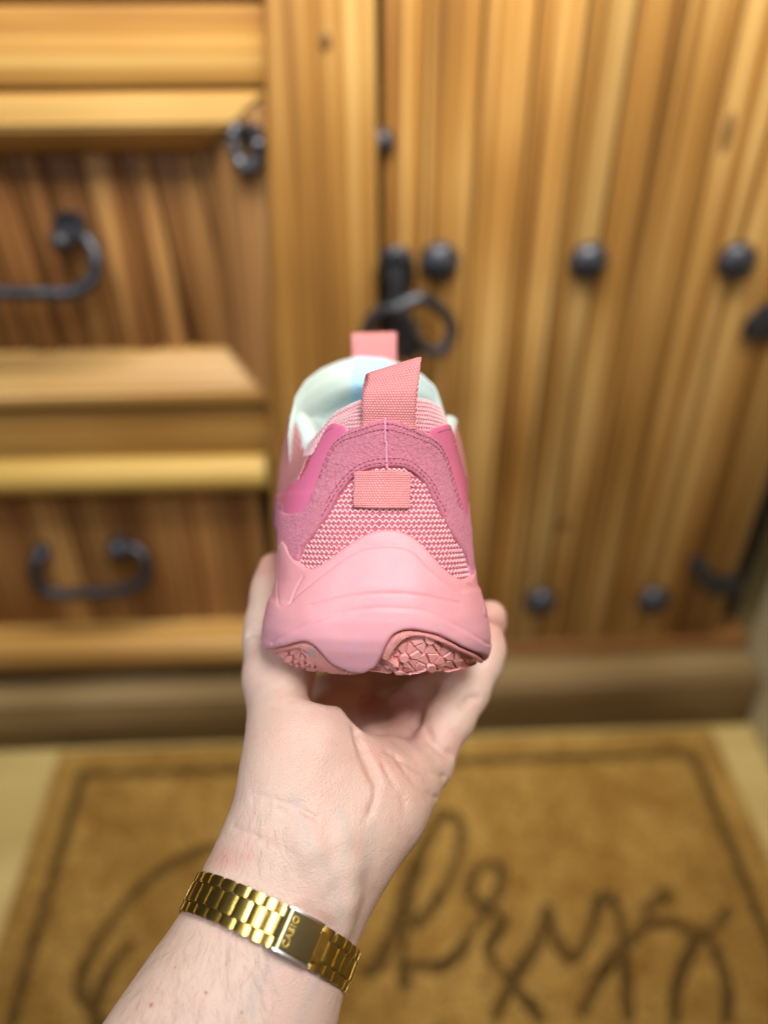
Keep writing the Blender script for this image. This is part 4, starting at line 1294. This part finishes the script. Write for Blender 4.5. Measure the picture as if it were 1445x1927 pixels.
SKIN = BVHTree.FromPolygons([Vector(v) for v in HV], [tuple(q) for q in HQ.tolist()])
def lens_mesh_obj(name, verts, faces, parent, mat, smooth=True):
    """verts in lens mm -> object under a parent that stands unrotated in the world"""
    W = l2w(np.array([list(v) for v in verts])) - np.array(parent.location)
    me = mesh(name, [tuple(v) for v in W], faces)
    o = link(name, me, parent, mat)
    if smooth: auto(me, 40)
    return o
# hairs of the forearm
t = NT('arm_hair'); t.color((0.26, 0.15, 0.08)).set(Roughness=0.6); M_hair = t.m
acc = Acc()
for i in range(420):
    if i < 350: px, py = rng.uniform(230, 520), rng.uniform(1740, 1925)
    else: px, py = rng.uniform(400, 540), rng.uniform(1500, 1640)
    dv = C(px, py, 1.0); hit = SKIN.ray_cast(Vector((0, 0, 0)), Vector(dv).normalized())
    if hit[0] is None: continue
    n = hit[1] if hit[1].z < 0 else -hit[1]
    d0 = Vector((.15 + rng.normal() * .3, -1.0, .0)).normalized()
    d0 = (d0 - n * d0.dot(n)).normalized()
    L_ = rng.uniform(3.5, 8.0); cu = rng.normal() * .25; sd = n.cross(d0)
    pts = [hit[0] + d0 * (L_ * s) + n * (.15 + .9 * math.sin(s * 2.2) * .5) + sd * cu * L_ * s * s for s in (0, .33, .66, 1)]
    V, Fc = tube(pts, [.024, .024, .018, .008], 3); acc.add(V, Fc)
o = lens_mesh_obj('arm_hair', acc.v, acc.f, person, M_hair); tag(o, kind='stuff')
# freckles: small flat discs of pigment just proud of the skin
t = NT('freckle'); t.color((0.46, 0.22, 0.13)).set(Roughness=0.5); M_fr = t.m
for px, py, r in ((285, 1891, .75), (388, 1868, .5), (330, 1820, .35), (455, 1905, .4)):
    hit = SKIN.ray_cast(Vector((0, 0, 0)), Vector(C(px, py, 1)).normalized())
    n = hit[1] if hit[1].z < 0 else -hit[1]
    a = n.orthogonal().normalized(); b = n.cross(a)
    vs = [hit[0] + n * .10] + [hit[0] + (a * math.cos(w) + b * math.sin(w)) * r * (1 + .2 * math.sin(3 * w)) + n * .03 for w in np.linspace(0, 2 * math.pi, 13)[:-1]]
    lens_mesh_obj('freckle', vs, [(0, 1 + i, 1 + (i + 1) % 12) for i in range(12)], person, M_fr)

# ================================================================== BRACELET
watch = empty('wristwatch', person_loc)
tag(watch, 'gold metal watch bracelet with a folding clasp strapped round the wrist', 'watch')
t = NT('brushed_gold'); n1 = t.noise(t.obj((1, 1, 1)), 900, 2); n2 = t.noise(t.obj(), 150, 3)
t.color(t.ramp(n2, [(0.3, (0.44, 0.29, 0.065)), (0.7, (0.56, 0.40, 0.105))])).set(Metallic=1.0, Roughness=0.3).bump(n1, 0.10, 0.0003); M_gold = t.m
t = NT('clasp_gold'); n1 = t.noise(t.obj(), 500, 2)
t.color((0.25, 0.21, 0.10)).set(Metallic=1.0, Roughness=0.28).bump(n1, 0.06, 0.0003); M_gold2 = t.m
t = NT('steel'); n1 = t.noise(t.obj(), 300, 3)
t.color((0.62, 0.58, 0.54)).set(Metallic=1.0, Roughness=0.35).bump(n1, 0.1, 0.0003); M_steel = t.m
WC = C(511, 1758, 289)
A_ = C(556, 1660, 295.5) - C(462, 1865, 282); A_ /= np.linalg.norm(A_)     # along the arm towards the hand
AX = (Vector(A_) + Vector((0, 0, .24))).normalized()
FR = Vector((0, 0, -1)); FR = (FR - AX * FR.dot(AX)).normalized()          # towards the lens
SD = AX.cross(FR).normalized()
if SD.x < 0: SD = -SD
Wc = Vector(C(507, 1757, 289)) + Vector(A_) * .3
prof = []
for i in range(120):
    an = 2 * math.pi * i / 120
    d = SD * math.cos(an) + FR * math.sin(an)
    rr = 0
    for off in (-6, 0, 6):
        hit = SKIN.ray_cast(Wc + AX * off + d * 80, -d)
        if hit[0] is not None: rr = max(rr, 80 - hit[3])
    prof.append(rr)
prof = np.array(prof)
for _ in range(14): prof = (np.roll(prof, 1) + prof * 2 + np.roll(prof, -1)) / 4
prof = prof - 0.25
ring = [Wc + (SD * math.cos(2 * math.pi * i / 120) + FR * math.sin(2 * math.pi * i / 120)) * prof[i] for i in range(120)]
rl = np.array([(ring[(i + 1) % 120] - ring[i]).length for i in range(120)]); cum = np.concatenate([[0], np.cumsum(rl)]); TOT = cum[-1]
def band(s):
    s = s % TOT
    i = int(np.searchsorted(cum, s, 'right') - 1) % 120
    f = (s - cum[i]) / rl[i]
    p = ring[i].lerp(ring[(i + 1) % 120], f)
    tg = (ring[(i + 2) % 120] - ring[(i - 1) % 120]).normalized()
    n = tg.cross(AX).normalized()
    if n.dot(p - Wc) < 0: n = -n
    return p, tg, n
def s_at_px(px, py):
    best = None
    for i in range(120):
        q = ring[i]
        if (q - Wc).dot(FR) < 0: continue
        x, y = CX + q.x / q.z * F, CY - q.y / q.z * F
        e = (x - px) ** 2 + (y - py) ** 2
        if best is None or e < best[0]: best = (e, cum[i])
    return best[1]
SC = s_at_px(573, 1738)                                  # middle of the clasp
PITCHL = 5.2
def link_block(s, a0, a1, wid, thick, name, mat, r=.75, sub=6, bev=.35, parent=None):
    """curved-top link: centred at arc s, from a0..a1 across"""
    bm = bmesh.new()
    rows = []
    for k in range(sub + 1):
        q = -wid / 2 + wid * k / sub
        p, tg, n = band(s)
        crown = thick - r * (abs(q) / (wid / 2)) ** 3 * .55
        rows.append([p + tg * q + AX * a0 + n * crown, p + tg * q + AX * a1 + n * crown, p + tg * q + AX * a1 - n * .2, p + tg * q + AX * a0 - n * .2])
    vs = [[bm.verts.new(v) for v in r_] for r_ in rows]
    for k in range(sub):
        for e in range(4): bm.faces.new((vs[k][e], vs[k + 1][e], vs[k + 1][(e + 1) % 4], vs[k][(e + 1) % 4]))
    bm.faces.new(vs[0]); bm.faces.new(vs[-1][::-1])
    bmesh.ops.recalc_face_normals(bm, faces=bm.faces[:])
    ed = [e for e in bm.edges if len(e.link_faces) == 2 and e.calc_face_angle() > .9]
    bmesh.ops.bevel(bm, geom=ed, offset=bev, segments=2, affect='EDGES')
    V = [v.co.copy() for v in bm.verts]; bm.verts.index_update(); Fc = [tuple(v.index for v in f.verts) for f in bm.faces]; bm.free()
    return lens_mesh_obj(name, V, Fc, parent or watch, mat)
HB = 6.7; MIDW = 3.2
# s grows anticlockwise from the right side over the front: right of the clasp is smaller s
cl0, cl1 = SC - 6.0, SC + 6.0
nL = int((TOT - 10.6) / PITCHL)
pit = (TOT - 10.6) / nL
for i in range(nL):
    s = cl1 - 1.3 + pit * (i + .5)
    jt = lambda: rng.normal() * .03
    link_block(s + pit * .22, -MIDW, MIDW, pit - .17, 1.5 + jt(), 'centre_link', M_gold)
    link_block(s - pit * .25, MIDW + .12, HB, pit - .17, 1.42 + jt(), 'outer_link', M_gold)
    link_block(s - pit * .25, -HB, -MIDW - .12, pit - .17, 1.42 + jt(), 'outer_link', M_gold)
# clasp: plate between two steel side walls, straight (not bent with the wrist)
pC, tC, nC = band(SC)
clasp = empty('clasp', (0, 0, 0), watch)
LFT = tC if tC.x < 0 else -tC                            # towards the left of the photo
TLT = R(-2)
AXc = AX * math.cos(TLT) - nC * math.sin(TLT); nCc = nC * math.cos(TLT) + AX * math.sin(TLT)   # the loose clasp tips towards the hand
pC = pC + nC * 1.0
def clasp_pt(a, b, h): return pC + LFT * a + AXc * b + nCc * h
def slab(name, pts2, b0, b1, mat, bev=.25):
    """pts2: outline in (along band, height) extruded across the band from b0 to b1"""
    bm = bmesh.new()
    A0 = [bm.verts.new(clasp_pt(a, b0, h)) for a, h in pts2]; A1 = [bm.verts.new(clasp_pt(a, b1, h)) for a, h in pts2]
    n = len(pts2); bm.faces.new(A0); bm.faces.new(A1[::-1])
    for i in range(n): bm.faces.new((A0[i], A1[i], A1[(i + 1) % n], A0[(i + 1) % n]))
    bmesh.ops.recalc_face_normals(bm, faces=bm.faces[:])
    ed = [e for e in bm.edges if e.calc_face_angle() > .7]
    bmesh.ops.bevel(bm, geom=ed, offset=bev, segments=2, affect='EDGES')
    V = [v.co.copy() for v in bm.verts]; bm.verts.index_update(); Fc = [tuple(v.index for v in f.verts) for f in bm.faces]; bm.free()
    W = l2w(np.array([list(v) for v in V])) - np.array(person_loc)
    me = mesh(name, [tuple(v) for v in W], Fc); auto(me, 40)
    return link(name, me, clasp, mat)
plate = [(7.2, 1.6), (7.0, 3.0), (6.0, 3.7), (5.0, 3.85), (-6.0, 3.0), (-6.3, 2.4), (-6.3, 1.4), (5.0, 1.4)]
slab('clasp_plate', plate, -6.0, 6.0, M_gold2, .3)
side = [(7.3, .8), (7.5, 2.0), (6.9, 3.3), (5.2, 3.95), (-3.0, 3.3), (-6.8, 2.2), (-7.2, 1.0), (-6.0, -1.0), (4.5, -2.2), (6.6, -1.2)]
slab('clasp_side', side, 6.05, 6.8, M_steel, .2); slab('clasp_side', side, -6.8, -6.05, M_steel, .2)
slab('clasp_hook', [(-6.45, 2.2), (-6.4, 2.75), (-9.6, 2.3), (-9.8, 1.2)], -4.6, 4.6, M_gold, .2)
for a, r in ((3.6, .42), (1.6, .18), (-3.6, .25)):         # rivets of the lower side wall
    c0 = clasp_pt(a, -6.8, 1.1 if a > 0 else .8)
    V, Fc = tube([c0 + AXc * .05, c0 - AXc * .12], r, 10)
    W = l2w(np.array([list(v) for v in V])) - np.array(person_loc)
    link('rivet', mesh('rivet', [tuple(v) for v in W], Fc), clasp, M_gap if a == 3.6 else M_steel)
# raised lettering across the clasp
fc = bpy.data.curves.new('lettering', 'FONT'); fc.body = 'CASIO'; fc.size = 2.9; fc.extrude = .24; fc.bevel_depth = .06; fc.offset = .04
fc.align_x = 'CENTER'; fc.align_y = 'CENTER'; fc.space_character = 1.12
tmp = bpy.data.objects.new('tmp_text', fc); COL.objects.link(tmp)
dg = bpy.context.evaluated_depsgraph_get()
tm = bpy.data.meshes.new_from_object(tmp.evaluated_get(dg))
bpy.data.objects.remove(tmp)
tv = [v.co.copy() for v in tm.vertices]; tf = [tuple(p.vertices) for p in tm.polygons]
slope = (3.85 - 3.0) / 11.0
# letters read upwards: tops to the left of the photo
TV = []
for v in tv:
    a = 3.3 + v.y
    TV.append(clasp_pt(a, v.x * 1.08, 3.85 - slope * (5.0 - a) + .05 + v.z))
W = l2w(np.array([list(v) for v in TV])) - np.array(person_loc)
me = mesh('lettering', [tuple(v) for v in W], tf)
t = NT('polished_gold'); t.color((0.85, 0.64, 0.16)).set(Metallic=1.0, Roughness=0.38); auto(me)
link('lettering', me, clasp, t.m)
